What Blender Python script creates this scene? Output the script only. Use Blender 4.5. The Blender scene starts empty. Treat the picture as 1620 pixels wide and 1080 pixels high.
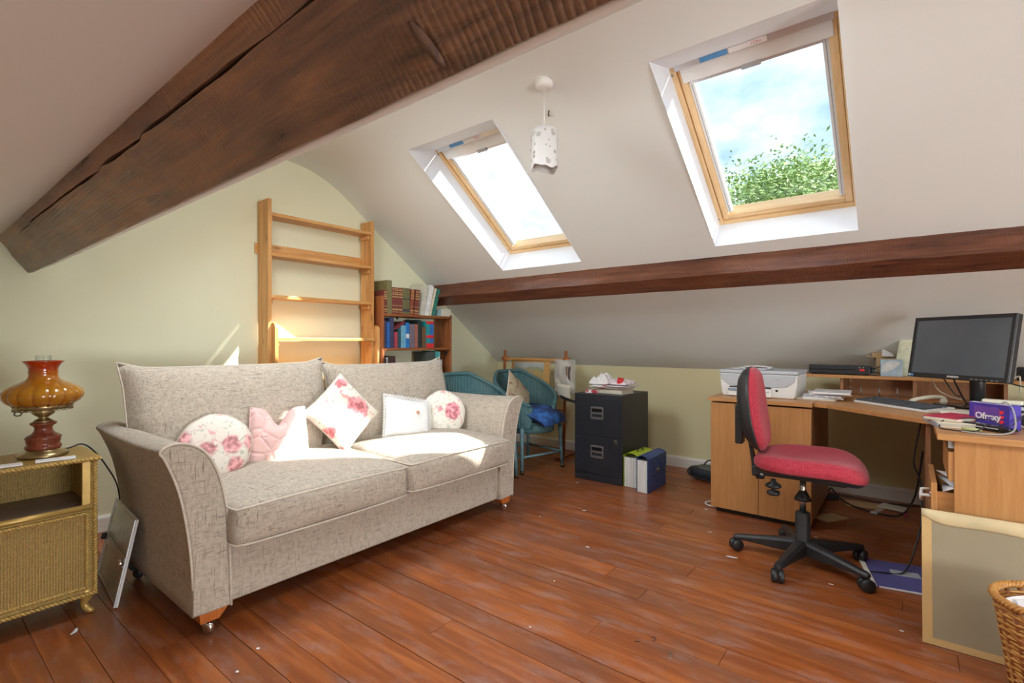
import bpy, math, random
from math import sin, cos, pi, radians as R
from mathutils import Vector as V, Matrix, noise as mnoise
random.seed(7)
sc = bpy.context.scene
C = sc.collection

# ------------------------------------------------------------------ camera, sky, sun, exposure
CAM_H = 1.08
cam = bpy.data.objects.new('camera', bpy.data.cameras.new('camera')); C.objects.link(cam)
cam.data.sensor_width = 36; cam.data.lens = 790.0 / 1620 * 36
cam.data.clip_start = .02; cam.data.clip_end = 300
cam.location = (0, 0, CAM_H); cam.rotation_euler = (R(90), 0, math.atan2(.6219, .7831))
sc.camera = cam
sc.view_settings.view_transform = 'Standard'; sc.view_settings.look = 'None'
sc.view_settings.gamma = 1; sc.view_settings.use_curve_mapping = False
sc.view_settings.exposure = 0.62
sc.cycles.max_bounces = 14; sc.cycles.diffuse_bounces = 10; sc.cycles.glossy_bounces = 4
sc.cycles.transparent_max_bounces = 12; sc.cycles.sample_clamp_indirect = 6; sc.cycles.caustics_reflective = False
sc.cycles.use_denoising = True

SKY = 1.05            # radiance of the sky before exposure
w = bpy.data.worlds.new('sky'); sc.world = w; w.use_nodes = True
wn = w.node_tree.nodes; wl = w.node_tree.links; wn.clear()
def wnode(t, **k):
    n = wn.new(t)
    for a, b in k.items(): setattr(n, a, b)
    return n
tc = wnode('ShaderNodeTexCoord'); sep = wnode('ShaderNodeSeparateXYZ'); wl.new(tc.outputs['Generated'], sep.inputs[0])
mp = wnode('ShaderNodeMapping'); mp.inputs['Scale'].default_value = (1, 1, 1.9); mp.inputs['Location'].default_value = (.35, .1, .2)
wl.new(tc.outputs['Generated'], mp.inputs[0])
nz = wnode('ShaderNodeTexNoise'); nz.inputs['Scale'].default_value = 3.1; nz.inputs['Detail'].default_value = 7; nz.inputs['Roughness'].default_value = .56
wl.new(mp.outputs[0], nz.inputs[0])
rp = wnode('ShaderNodeValToRGB'); wl.new(nz.outputs[0], rp.inputs[0])
e = rp.color_ramp.elements
e[0].position = .36; e[0].color = (.36, .55, .92, 1)
e[1].position = .60; e[1].color = (1.55, 1.66, 1.80, 1)
m_ = e.new(.47); m_.color = (.68, .83, 1.06, 1)
gr = wnode('ShaderNodeMapRange'); gr.inputs[1].default_value = -.06; gr.inputs[2].default_value = .02; wl.new(sep.outputs[2], gr.inputs[0])
mx = wnode('ShaderNodeMix', data_type='RGBA'); wl.new(gr.outputs[0], mx.inputs[0]); mx.inputs[6].default_value = (.16, .18, .13, 1); wl.new(rp.outputs[0], mx.inputs[7])
bg = wnode('ShaderNodeBackground'); bg.inputs[1].default_value = SKY; wl.new(mx.outputs[2], bg.inputs[0])
wo = wnode('ShaderNodeOutputWorld'); wl.new(bg.outputs[0], wo.inputs[0])

sun = bpy.data.objects.new('sun', bpy.data.lights.new('sun', 'SUN')); C.objects.link(sun)
sun.data.energy = 10.5; sun.data.angle = R(.7); sun.data.color = (1, .95, .87)
SUN_DIR = V((-1.07, -.75, -1)).normalized()
sun.rotation_euler = SUN_DIR.to_track_quat('-Z', 'Y').to_euler()
sun.location = (3, 7, 8)
# fill lamps added outside the made-up windows behind the viewer (gable, near slope)
def fill_light(loc, rot, sx, sy, watt, col=(1, .97, .93)):
    l = bpy.data.lights.new('fill_light', 'AREA'); l.shape = 'RECTANGLE'; l.size = sx; l.size_y = sy; l.energy = watt; l.color = col
    p = bpy.data.objects.new('fill_light', l); C.objects.link(p); p.location = loc; p.rotation_euler = rot
fill_light((3.52, .70, .775), (0, R(90), 0), .70, 1.75, 95, (.97, .98, 1))
for x_, w_ in ((-2.235, 21), (-.565, 14), (1.90, 10)): fill_light((x_, .845, 2.255), (math.atan(.724), 0, 0), .62, .80, w_, (.95, .98, 1))

# ------------------------------------------------------------------ materials
MATS = {}
class NT:
    def __init__(s, name):
        s.m = bpy.data.materials.new(name); s.m.use_nodes = True
        s.n = s.m.node_tree.nodes; s.l = s.m.node_tree.links
        s.b = s.n['Principled BSDF']; MATS[name] = s.m
        s.tc = None
    def new(s, t, **k):
        n = s.n.new(t)
        for a, b in k.items(): setattr(n, a, b)
        return n
    def co(s, scale=(1, 1, 1), loc=(0, 0, 0), rot=(0, 0, 0), rnd=0):
        if s.tc is None: s.tc = s.new('ShaderNodeTexCoord')
        out = s.tc.outputs['Object']
        if rnd:
            oi = s.new('ShaderNodeObjectInfo'); sc_ = s.new('ShaderNodeVectorMath', operation='SCALE')
            cx = s.new('ShaderNodeCombineXYZ')
            for i in range(3): s.l.new(oi.outputs['Random'], cx.inputs[i])
            s.l.new(cx.outputs[0], sc_.inputs[0]); sc_.inputs[3].default_value = rnd
            ad = s.new('ShaderNodeVectorMath', operation='ADD'); s.l.new(out, ad.inputs[0]); s.l.new(sc_.outputs[0], ad.inputs[1]); out = ad.outputs[0]
        mp = s.new('ShaderNodeMapping'); mp.inputs['Scale'].default_value = scale; mp.inputs['Location'].default_value = loc; mp.inputs['Rotation'].default_value = rot
        s.l.new(out, mp.inputs[0]); return mp.outputs[0]
    def noise(s, co, scale=5, detail=4, rough=.5, dist=0):
        n = s.new('ShaderNodeTexNoise'); s.l.new(co, n.inputs[0]); n.inputs['Scale'].default_value = scale
        n.inputs['Detail'].default_value = detail; n.inputs['Roughness'].default_value = rough; n.inputs['Distortion'].default_value = dist
        return n.outputs[0]
    def wave(s, co, scale=5, dist=0, detail=2, dscale=1, axis='X', prof='SIN'):
        n = s.new('ShaderNodeTexWave', bands_direction=axis, wave_profile=prof); s.l.new(co, n.inputs[0]); n.inputs['Scale'].default_value = scale
        n.inputs['Distortion'].default_value = dist; n.inputs['Detail'].default_value = detail; n.inputs['Detail Scale'].default_value = dscale
        return n.outputs[1]
    def vor(s, co, scale=5, feat='F1', out=0, rand=1):
        n = s.new('ShaderNodeTexVoronoi', feature=feat); s.l.new(co, n.inputs[0]); n.inputs['Scale'].default_value = scale
        if 'Randomness' in n.inputs: n.inputs['Randomness'].default_value = rand
        return n.outputs[out]
    def ramp(s, fac, stops, interp='LINEAR'):
        n = s.new('ShaderNodeValToRGB'); s.l.new(fac, n.inputs[0]); cr = n.color_ramp; cr.interpolation = interp
        while len(cr.elements) < len(stops): cr.elements.new(.5)
        for el, (p, c) in zip(cr.elements, stops):
            el.position = p; el.color = (*c, 1) if len(c) == 3 else c
        return n.outputs[0]
    def math(s, op, a, b=None, c=None, clamp=False):
        n = s.new('ShaderNodeMath', operation=op, use_clamp=clamp)
        for i, x in enumerate((a, b, c)):
            if x is None: continue
            if isinstance(x, (int, float)): n.inputs[i].default_value = x
            else: s.l.new(x, n.inputs[i])
        return n.outputs[0]
    def mix(s, fac, a, b, blend='MIX'):
        n = s.new('ShaderNodeMix', data_type='RGBA', blend_type=blend)
        for i, x in ((0, fac), (6, a), (7, b)):
            if isinstance(x, (int, float)): n.inputs[i].default_value = x
            elif isinstance(x, tuple): n.inputs[i].default_value = (*x, 1)
            else: s.l.new(x, n.inputs[i])
        return n.outputs[2]
    def rnd(s):
        return s.new('ShaderNodeObjectInfo').outputs['Random']
    def hsv(s, col, h=.5, sa=1, v=1):
        n = s.new('ShaderNodeHueSaturation'); s.l.new(col, n.inputs[4])
        for i, x in enumerate((h, sa, v)):
            if isinstance(x, (int, float)): n.inputs[i].default_value = x
            else: s.l.new(x, n.inputs[i])
        return n.outputs[0]
    def bump(s, h, strength=.3, dist=.002, prev=None):
        n = s.new('ShaderNodeBump'); n.inputs['Strength'].default_value = strength; n.inputs['Distance'].default_value = dist
        s.l.new(h, n.inputs['Height'])
        if prev is not None: s.l.new(prev, n.inputs['Normal'])
        s.l.new(n.outputs[0], s.b.inputs['Normal']); return n.outputs[0]
    def set(s, col=None, rough=None, metal=None, **k):
        for key, x in dict({'Base Color': col, 'Roughness': rough, 'Metallic': metal}, **k).items():
            if x is None: continue
            if isinstance(x, tuple): s.b.inputs[key].default_value = (*x, 1) if len(x) == 3 else x
            elif isinstance(x, (int, float)): s.b.inputs[key].default_value = x
            else: s.l.new(x, s.b.inputs[key])
        return s.m

def plain(name, col, rough=.5, metal=0, vary=.06, scale=14, bump=0, **k):
    n = NT(name)
    t = n.noise(n.co(), scale, 4)
    a = tuple(max(0, c * (1 - vary)) for c in col); b = tuple(min(1, c * (1 + vary)) for c in col)
    n.set(n.ramp(t, [(.3, a), (.7, b)]), rough, metal, **k)
    if bump: n.bump(n.noise(n.co(), scale * 12, 3), bump, .001)
    return n.m
def wood(name, dark, mid, light, axis=0, rough=.4, scale=1.0, bump=.12, knots=False, rnd=9, vary=.0, stretch=9):
    n = NT(name)
    s = [stretch] * 3; s[axis] = .9
    c = n.co(tuple(x * scale for x in s), rnd=rnd)
    g = n.noise(c, 2.2, 6, .6, .6); g2 = n.noise(c, 14, 3, .5)
    f = n.math('ADD', n.math('MULTIPLY', g, .75), n.math('MULTIPLY', g2, .25))
    col = n.ramp(f, [(.34, dark), (.5, mid), (.64, light)])
    if knots:
        d = n.vor(n.co((14, 14, 14) if False else tuple(3.2 if i == axis else 9 for i in range(3)), rnd=rnd), 1.0)
        k = n.ramp(d, [(.05, (1, 1, 1)), (.14, (0, 0, 0))])
        col = n.mix(n.math('MULTIPLY', k, .75), col, tuple(x * .45 for x in dark))
    if vary:
        col = n.hsv(col, v=n.math('MULTIPLY_ADD', n.rnd(), vary, 1 - vary / 2))
    n.set(col, rough)
    if bump: n.bump(f, bump, .002)
    return n.m

def make_mats():
    n = NT('wall_paint'); t = n.noise(n.co(), 1.6, 3)
    n.set(n.ramp(t, [(.3, (.76, .765, .56)), (.7, (.79, .795, .59))]), .75); n.bump(n.noise(n.co(), 55, 3), .12, .0015)
    n = NT('wall_paint_warm_lit'); t = n.noise(n.co(), 1.6, 3)  # same wall paint with warm bounce light tinted into the colour
    n.set(n.ramp(t, [(.3, (.74, .69, .42)), (.7, (.77, .72, .45))]), .75); n.bump(n.noise(n.co(), 55, 3), .12, .0015)
    n = NT('ceiling_paint'); t = n.noise(n.co(), 1.3, 3)
    n.set(n.ramp(t, [(.3, (.735, .762, .742)), (.7, (.76, .787, .768))]), .8); n.bump(n.noise(n.co(), 45, 3), .1, .0015)
    plain('white_paint', (.80, .83, .87), .55, vary=.02)
    plain('skirting_white', (.80, .79, .74), .45, vary=.04)
    # floor: stained boards with scuffs
    n = NT('floor_board')
    g = n.noise(n.co((1.3, 15, 15), rnd=13), 1.9, 6, .56, .5)
    col = n.ramp(g, [(.25, (.225, .060, .018)), (.48, (.300, .080, .019)), (.60, (.37, .108, .026)), (.80, (.45, .155, .045))])
    col = n.hsv(col, .5, 1.0, n.math('MULTIPLY_ADD', n.rnd(), .26, .84))
    patch = n.noise(n.co((1, 1.6, 1), rnd=2), 1.5, 5, .6)
    col = n.mix(n.ramp(patch, [(.48, (0, 0, 0)), (.72, (.6, .6, .6))]), col, (.17, .075, .045))
    sc1 = n.noise(n.co((2.0, 5, 5)), 2.4, 9, .72)
    scuff = n.ramp(sc1, [(.50, (0, 0, 0)), (.68, (.8, .8, .8))])
    col = n.mix(n.math('MULTIPLY', scuff, .42), col, (.37, .29, .28))
    spk = n.ramp(n.vor(n.co((1, 1, 1)), 13), [(.02, (1, 1, 1)), (.035, (0, 0, 0))])
    spm = n.ramp(n.noise(n.co(), 3, 2), [(.55, (0, 0, 0)), (.6, (1, 1, 1))])
    col = n.mix(n.math('MULTIPLY', spk, spm), col, (.62, .58, .53))
    n.set(col, n.math('MULTIPLY_ADD', n.noise(n.co((2, 5, 5)), 2.2, 2, .5), .16, .24))
    n.bump(g, .12, .002)
    plain('gap_dark', (.018, .010, .006), .9, vary=.3)
    # old oak beams
    for nm, a, b, c_ in (('beam_near', (.115, .078, .062), (.30, .175, .115), (.50, .27, .14)), ('beam_far', (.055, .017, .009), (.13, .042, .020), (.22, .085, .042))):
        n = NT(nm)
        g = n.noise(n.co((1.2, 13, 13)), 2.2, 7, .62, .9)
        big = n.noise(n.co((.9, 2, 2), (3, 0, 1)), 1.6, 4, .6)
        col = n.ramp(n.math('ADD', n.math('MULTIPLY', g, .55), n.math('MULTIPLY', big, .45)), [(.36, a), (.5, b), (.66, c_)])
        saw = n.wave(n.co((1, .12, .32), rot=(0, R(16), 0)), 26, 4.5, 4, 1.6)
        saw2 = n.wave(n.co((.2, 1, 1), rot=(0, R(4), 0)), 36, 2.6, 2, .9, 'Z')
        gm = n.ramp(n.noise(n.co((1.2, 3, 3)), 2.0, 3), [(.4, (.2,) * 3), (.62, (1,) * 3)])
        col = n.mix(n.math('MULTIPLY', n.ramp(saw, [(.0, (1, 1, 1)), (.25, (0, 0, 0))]), n.math('MULTIPLY', gm, .65)), col, tuple(x * .6 for x in a))
        n.set(col, n.ramp(g, [(.3, (.26,) * 3), (.7, (.44,) * 3)]))
        h = n.math('ADD', n.math('MULTIPLY', saw, n.math('MULTIPLY', gm, .7)), n.math('ADD', n.math('MULTIPLY', saw2, .25), n.math('MULTIPLY', g, .9)))
        n.bump(h, .5, .003)
    wood('knot_wood', (.07, .035, .028), (.15, .085, .062), (.20, .115, .085), 2, .45, 2.0, .3)
    wood('crack_wood', (.012, .007, .005), (.02, .012, .008), (.03, .016, .01), 0, .9)
    for ax, nm in ((0, 'x'), (1, 'y'), (2, 'z')):
        wood('pine_' + nm, (.50, .225, .062), (.63, .325, .105), (.72, .41, .16), ax, .42, 1.0, .1, knots=True)
        wood('redwood_' + nm, (.20, .060, .020), (.31, .100, .032), (.42, .155, .052), ax, .4, 1.0, .1, knots=True)
        wood('beech_' + nm, (.44, .205, .070), (.50, .245, .088), (.55, .285, .112), ax, .38, 1.6, .03, stretch=16)
        wood('winpine_' + nm, (.62, .40, .18), (.72, .49, .25), (.79, .56, .32), ax, .4, 1.2, .06)
    wood('beech_dark', (.26, .115, .05), (.31, .145, .066), (.36, .175, .085), 2, .45, 1.6, .03, stretch=16)  # beech copy with shade put into its colour, for shadowed panels
    # sofa weave
    n = NT('sofa_fabric')
    h = n.noise(n.co((240, 15, 240)), 1.0, 2, .6); v = n.noise(n.co((240, 240, 15)), 1.0, 2, .6); q = n.noise(n.co((15, 240, 240)), 1.0, 2, .6)
    f = n.math('MINIMUM', n.math('MINIMUM', h, v), q)
    base = n.ramp(n.noise(n.co(), 60, 3), [(.3, (.43, .375, .305)), (.7, (.53, .47, .395))])
    th = n.ramp(f, [(.26, (1, 1, 1)), (.43, (0, 0, 0))])
    n.set(n.mix(n.math('MULTIPLY', th, .85), base, (.14, .11, .085)), .92, **{'Sheen Weight': .15, 'Specular IOR Level': .15})
    n.bump(n.math('ADD', f, n.math('MULTIPLY', n.noise(n.co(), 240, 2), .5)), .5, .0022)
    plain('piping_fabric', (.58, .52, .44), .85, vary=.1, scale=60, bump=.3)
    wood('sofa_foot', (.36, .095, .02), (.46, .135, .03), (.54, .18, .05), 2, .3)
    # floral cottons
    def floral(nm, base, rose, leaf, scale, seed, amt=.50, blooms=()):
        n = NT(nm); c = n.co((1, 1, 1), (seed, seed * .7, seed * .3))
        wv = n.noise(c, 14, 3)
        cc = n.new('ShaderNodeVectorMath', operation='MULTIPLY_ADD'); n.l.new(n.new('ShaderNodeTexNoise').outputs[1], cc.inputs[0])
        nn = [x for x in n.n if x.type == 'TEX_NOISE'][-1]; n.l.new(c, nn.inputs[0]); nn.inputs['Scale'].default_value = 26
        cc.inputs[1].default_value = (.045,) * 3; n.l.new(c, cc.inputs[2]); c2 = cc.outputs[0]
        d = n.vor(c2, scale); petal = n.vor(c2, scale * 5.2)
        rm = n.ramp(d, [(amt - .12, (1, 1, 1)), (amt, (0, 0, 0))])
        for bc, br in blooms:
            vd = n.new('ShaderNodeVectorMath', operation='DISTANCE'); wp = n.new('ShaderNodeVectorMath', operation='SUBTRACT'); n.l.new(c2, wp.inputs[0]); wp.inputs[1].default_value = (seed, seed * .7, seed * .3)
            n.l.new(wp.outputs[0], vd.inputs[0]); vd.inputs[1].default_value = tuple(x + .0225 for x in bc)
            rm = n.math('MAXIMUM', rm, n.ramp(n.math('DIVIDE', vd.outputs['Value'], br), [(.78, (1, 1, 1)), (1.0, (0, 0, 0))]))
        rc = n.ramp(petal, [(.15, tuple(x * .72 for x in rose)), (.45, rose), (.75, tuple(min(1, x * 1.35 + .12) for x in rose))])
        lc = n.co((1, 1, 1), (seed + 5, seed, 2)); lm = n.ramp(n.noise(lc, scale * 3.2, 4, .6, 1.2), [(.56, (0, 0, 0)), (.62, (.8, .8, .8))])
        col = n.mix(lm, base, leaf)
        pm = n.ramp(n.noise(n.co((1, 1, 1), (seed + 9, 1, 4)), scale * 3.6, 3, .6, .8), [(.60, (0, 0, 0)), (.66, (.75, .75, .75))])
        col = n.mix(pm, col, tuple(min(1, x * 1.25) for x in rose)); col = n.mix(rm, col, rc)
        n.set(col, .85, **{'Sheen Weight': .2, 'Specular IOR Level': .2}); n.bump(n.noise(n.co(), 30, 4), .3, .004); return n.m
    floral('floral_soft', (.78, .73, .66), (.58, .27, .28), (.42, .47, .37), 9.0, 3, .42)
    floral('floral_rose', (.80, .77, .69), (.60, .19, .21), (.50, .52, .40), 7.5, 1.35, .30, [((.03, .055, .23), .085), ((.03, -.10, .13), .045), ((.0, -.02, .40), .045)])
    floral('floral_round', (.81, .78, .70), (.60, .21, .25), (.55, .57, .47), 8.5, 7.1, .26, [((.055, .02, .15), .062)])
    n = NT('tapestry'); c = n.co()
    a = n.noise(c, 17, 4, .6, 1.4); b = n.vor(c, 20)
    col = n.ramp(a, [(.36, (.24, .07, .06)), (.44, (.40, .33, .21)), (.52, (.44, .37, .25)), (.57, (.33, .34, .20)), (.62, (.58, .34, .27)), (.7, (.46, .38, .27))])
    n.set(n.mix(n.ramp(b, [(.1, (.6,) * 3), (.28, (0,) * 3)]), col, (.46, .40, .29)), .95); n.bump(n.noise(c, 160, 2), .5, .002)
    n = NT('pink_silk'); c = n.co((1, 1, 1))
    ed = n.vor(n.co(), 13, 'DISTANCE_TO_EDGE')
    n.set(n.ramp(n.noise(c, 6, 3), [(.3, (.74, .47, .45)), (.7, (.83, .57, .54))]), .5, **{'Sheen Weight': .4, 'Specular IOR Level': .35})
    n.bump(n.ramp(ed, [(0, (0, 0, 0)), (.13, (1, 1, 1))]), .6, .006)
    n = NT('white_satin'); n.set(n.ramp(n.noise(n.co((3, 3, 1)), 5, 3), [(.3, (.72, .75, .77)), (.7, (.86, .87, .87))]), .38, **{'Sheen Weight': .2}); n.bump(n.noise(n.co(), 9, 3), .35, .01)
    plain('lace', (.86, .86, .85), .9, vary=.05)
    # gold woven cabinet
    n = NT('gold_weave')
    wv = n.wave(n.co(), 48, .5, 1, 2, 'Z'); a1 = n.wave(n.co(), 38, .6, 1, 2, 'Y'); a2 = n.wave(n.co(), 38, .6, 1, 2, 'X')
    hh = n.math('MULTIPLY', n.math('ADD', wv, .25), n.math('MAXIMUM', n.math('MULTIPLY', a1, .9), n.math('MULTIPLY', a2, .9)))
    n.set(n.ramp(hh, [(.05, (.20, .11, .025)), (.35, (.52, .34, .095)), (.9, (.72, .51, .19))]), .42, .2); n.bump(hh, .8, .004)
    plain('gold_paint', (.52, .34, .10), .36, .35, vary=.12, scale=20)
    plain('gold_braid', (.54, .36, .11), .42, .2, vary=.2, scale=60, bump=.4)
    plain('shelf_grey', (.29, .235, .20), .55, vary=.3, scale=6)
    # lamp
    n = NT('amber_glass')
    z = n.new('ShaderNodeSeparateXYZ'); n.l.new(n.co(), z.inputs[0])
    zz = n.math('ADD', z.outputs[2], n.math('MULTIPLY', n.noise(n.co(), 9, 3), .02))
    col = n.ramp(n.math('MULTIPLY_ADD', zz, 1 / .24, -.19 / .24), [(.0, (.50, .17, .012)), (.35, (.62, .27, .014)), (.58, (.58, .20, .012)), (.72, (.55, .06, .008)), (1, (.56, .05, .008))])
    ang = n.math('ARCTAN2', z.outputs[1], z.outputs[0]); gv = n.math('ABSOLUTE', n.math('SINE', n.math('MULTIPLY', ang, 8.0)))
    gm = n.math('MULTIPLY', n.ramp(gv, [(.0, (1, 1, 1)), (.42, (0, 0, 0))]), n.ramp(z.outputs[2], [(.20, (1, 1, 1)), (.30, (0, 0, 0))]))
    col = n.mix(n.math('MULTIPLY', gm, .85), col, (.30, .045, .006))
    n.set(col, .08, **{'Transmission Weight': .35, 'IOR': 1.45, 'Coat Weight': .6, 'Subsurface Weight': .0})
    n = NT('clear_glass'); n.n.remove(n.b)
    tr = n.new('ShaderNodeBsdfTransparent'); gl = n.new('ShaderNodeBsdfGlossy'); gl.inputs['Roughness'].default_value = .02
    lwn = n.new('ShaderNodeLayerWeight'); lwn.inputs[0].default_value = .5; lw = n.math('MULTIPLY_ADD', n.math('POWER', lwn.outputs['Facing'], 4.0), .5, .02); ms = n.new('ShaderNodeMixShader')
    tr.inputs[0].default_value = (.95, .97, .97, 1)
    n.l.new(lw, ms.inputs[0]); n.l.new(tr.outputs[0], ms.inputs[1]); n.l.new(gl.outputs[0], ms.inputs[2]); n.l.new(ms.outputs[0], n.n['Material Output'].inputs[0])
    n = NT('clear_plastic'); n.n.remove(n.b)
    tr = n.new('ShaderNodeBsdfTransparent'); gl = n.new('ShaderNodeBsdfPrincipled'); gl.inputs['Roughness'].default_value = .2; gl.inputs['Base Color'].default_value = (.8, .8, .77, 1)
    ms = n.new('ShaderNodeMixShader'); ms.inputs[0].default_value = .38
    n.l.new(tr.outputs[0], ms.inputs[1]); n.l.new(gl.outputs[0], ms.inputs[2]); n.l.new(ms.outputs[0], n.n['Material Output'].inputs[0])
    plain('brass', (.40, .30, .15), .3, .9, vary=.15, scale=30)
    plain('brass_dark', (.12, .09, .055), .4, .8, vary=.3, scale=40)
    wood('mahogany', (.13, .028, .016), (.21, .05, .025), (.30, .085, .045), 2, .25)
    # metals and plastics
    plain('chrome', (.75, .75, .76), .15, 1, vary=.03)
    plain('steel_grey', (.34, .35, .37), .35, .8, vary=.05)
    plain('alu', (.62, .64, .66), .35, .6, vary=.04)
    plain('black_plastic', (.022, .023, .026), .42, vary=.2, bump=.05)
    plain('black_gloss', (.012, .012, .014), .12, vary=.2)
    plain('charcoal_metal', (.020, .023, .031), .42, vary=.12, bump=.04)
    plain('white_plastic', (.74, .75, .74), .4, vary=.03)
    plain('silver_plastic', (.46, .49, .53), .35, vary=.03)
    plain('grey_plastic', (.36, .37, .38), .45, vary=.05)
    plain('cream_plastic', (.66, .64, .52), .45, vary=.05)
    plain('key_plastic', (.085, .095, .115), .5, vary=.15)
    plain('paper', (.82, .82, .83), .8, vary=.04, scale=8)
    plain('paper_cream', (.74, .71, .60), .8, vary=.06, scale=8)
    n = NT('page_edges'); n.set(n.ramp(n.wave(n.co(), 160, 3, 2, 2, 'Y'), [(.2, (.58, .55, .47)), (.8, (.74, .71, .62))]), .9)
    n = NT('printed_paper'); t = n.math('MULTIPLY', n.wave(n.co(), 26, 3, 2, 4, 'Y'), n.noise(n.co((1, 1, 1)), 22, 4))
    n.set(n.ramp(t, [(.30, (.80, .80, .82)), (.42, (.42, .43, .50))]), .7)
    n = NT('printed_colour'); t = n.noise(n.co(), 12, 5, .6)
    n.set(n.ramp(t, [(.34, (.50, .04, .06)), (.42, (.80, .78, .80)), (.56, (.83, .82, .84)), (.62, (.30, .22, .36)), (.70, (.70, .10, .12))], 'CONSTANT'), .6)
    plain('card_brown', (.55, .38, .20), .8, vary=.08, scale=10)
    plain('hardboard', (.29, .24, .155), .75, vary=.05, scale=8, bump=.2)
    plain('masking_tape', (.52, .34, .14), .6, vary=.08, scale=9)
    plain('parcel_tape', (.60, .49, .29), .45, vary=.10, scale=12, bump=.1)
    plain('folder_green', (.44, .58, .035), .4, vary=.08)
    n = NT('folder_blue'); t = n.vor(n.co(), 42, 'DISTANCE_TO_EDGE'); t2 = n.noise(n.co(), 60, 4, .6, 2)
    n.set(n.mix(n.ramp(t2, [(.5, (0,) * 3), (.56, (1,) * 3)]), (.025, .05, .17), (.075, .14, .36)), .5)
    n = NT('folder_edges'); n.set(n.ramp(n.wave(n.co((1, 1, 1)), 26, .4, 1, 1, 'X'), [(.1, (.50, .54, .53)), (.7, (.76, .79, .77))]), .6)
    plain('folder_violet', (.115, .115, .33), .35, vary=.08)
    n = NT('chair_red'); n.set(n.ramp(n.noise(n.co(), 120, 3), [(.3, (.33, .024, .042)), (.7, (.43, .048, .072))]), .95, **{'Sheen Weight': .15, 'Specular IOR Level': .2}); n.bump(n.noise(n.co(), 420, 2), .35, .001)
    # loom chair
    n = NT('loom_blue'); wv = n.wave(n.co(), 40, .6, 1, 2, 'Z'); t = n.noise(n.co(), 7, 5, .6)
    n.set(n.mix(n.ramp(t, [(.42, (.0,) * 3), (.75, (.8,) * 3)]), n.ramp(wv, [(.1, (.040, .115, .130)), (.8, (.080, .195, .215))]), (.14, .22, .22)), .6); n.bump(wv, .6, .003)
    plain('loom_leg', (.13, .24, .27), .5, vary=.25, scale=25)
    n = NT('denim'); t = n.noise(n.co(), 9, 4, .6)
    n.set(n.ramp(t, [(.40, (.018, .030, .085)), (.52, (.022, .065, .22)), (.64, (.035, .16, .50))]), .9); n.bump(n.noise(n.co((1, 1, 1)), 260, 2), .5, .001)
    # embroidery picture
    n = NT('embroidery'); s = n.new('ShaderNodeSeparateXYZ'); n.l.new(n.co(), s.inputs[0])
    k = n.math('ADD', s.outputs[2], n.math('MULTIPLY', n.noise(n.co((7, 7, 7)), 2, 4), .12))
    n.set(n.ramp(n.math('MULTIPLY_ADD', k, 3.0, -2.15), [(.0, (.42, .28, .10)), (.35, (.50, .36, .14)), (.48, (.30, .34, .25)), (.56, (.48, .52, .50)), (.8, (.55, .60, .62)), (1, (.58, .62, .64))]), .9); n.bump(n.noise(n.co(), 300, 2), .5, .001)
    plain('canvas_cloth', (.60, .36, .13), .9, vary=.12, scale=60, bump=.2)
    # screen: the room's reflection is painted in as a blue-grey base
    n = NT('screen'); t = n.noise(n.co(), 6, 5, .6)
    n.set(n.ramp(t, [(.3, (.070, .092, .120)), (.7, (.10, .126, .158))]), .28, **{'Specular IOR Level': 1.0, 'Coat Weight': 1.0, 'Coat Roughness': .22})
    # basket
    n = NT('wicker'); t = n.noise(n.co((6, 6, 40)), 3, 4)
    n.set(n.ramp(t, [(.3, (.33, .135, .03)), (.5, (.50, .24, .06)), (.7, (.62, .34, .10))]), .45)
    plain('wicker_dark', (.26, .09, .03), .5, vary=.2, scale=30)
    # tree
    n = NT('leaf'); n.set(n.ramp(n.noise(n.co(), 1.3, 3), [(.3, (.22, .36, .09)), (.7, (.42, .55, .20))]), .5, **{'Transmission Weight': 0})
    plain('bark', (.10, .075, .05), .9, vary=.3)
    # pendant shade
    n = NT('frosted'); n.set((.90, .90, .90), .5, **{'Transmission Weight': .35, 'Subsurface Weight': .0})
    plain('pendant_white', (.82, .81, .79), .45, vary=.02)
    plain('dot_grey', (.45, .44, .42), .5, vary=.1)
make_mats()
def M(n): return MATS[n]
def colmat(col, rough=.6):
    k = 'cover_%02d%02d%02d' % tuple(int(c * 99) for c in col)
    if k not in MATS: plain(k, col, rough, vary=.14, scale=30)
    return k

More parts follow.
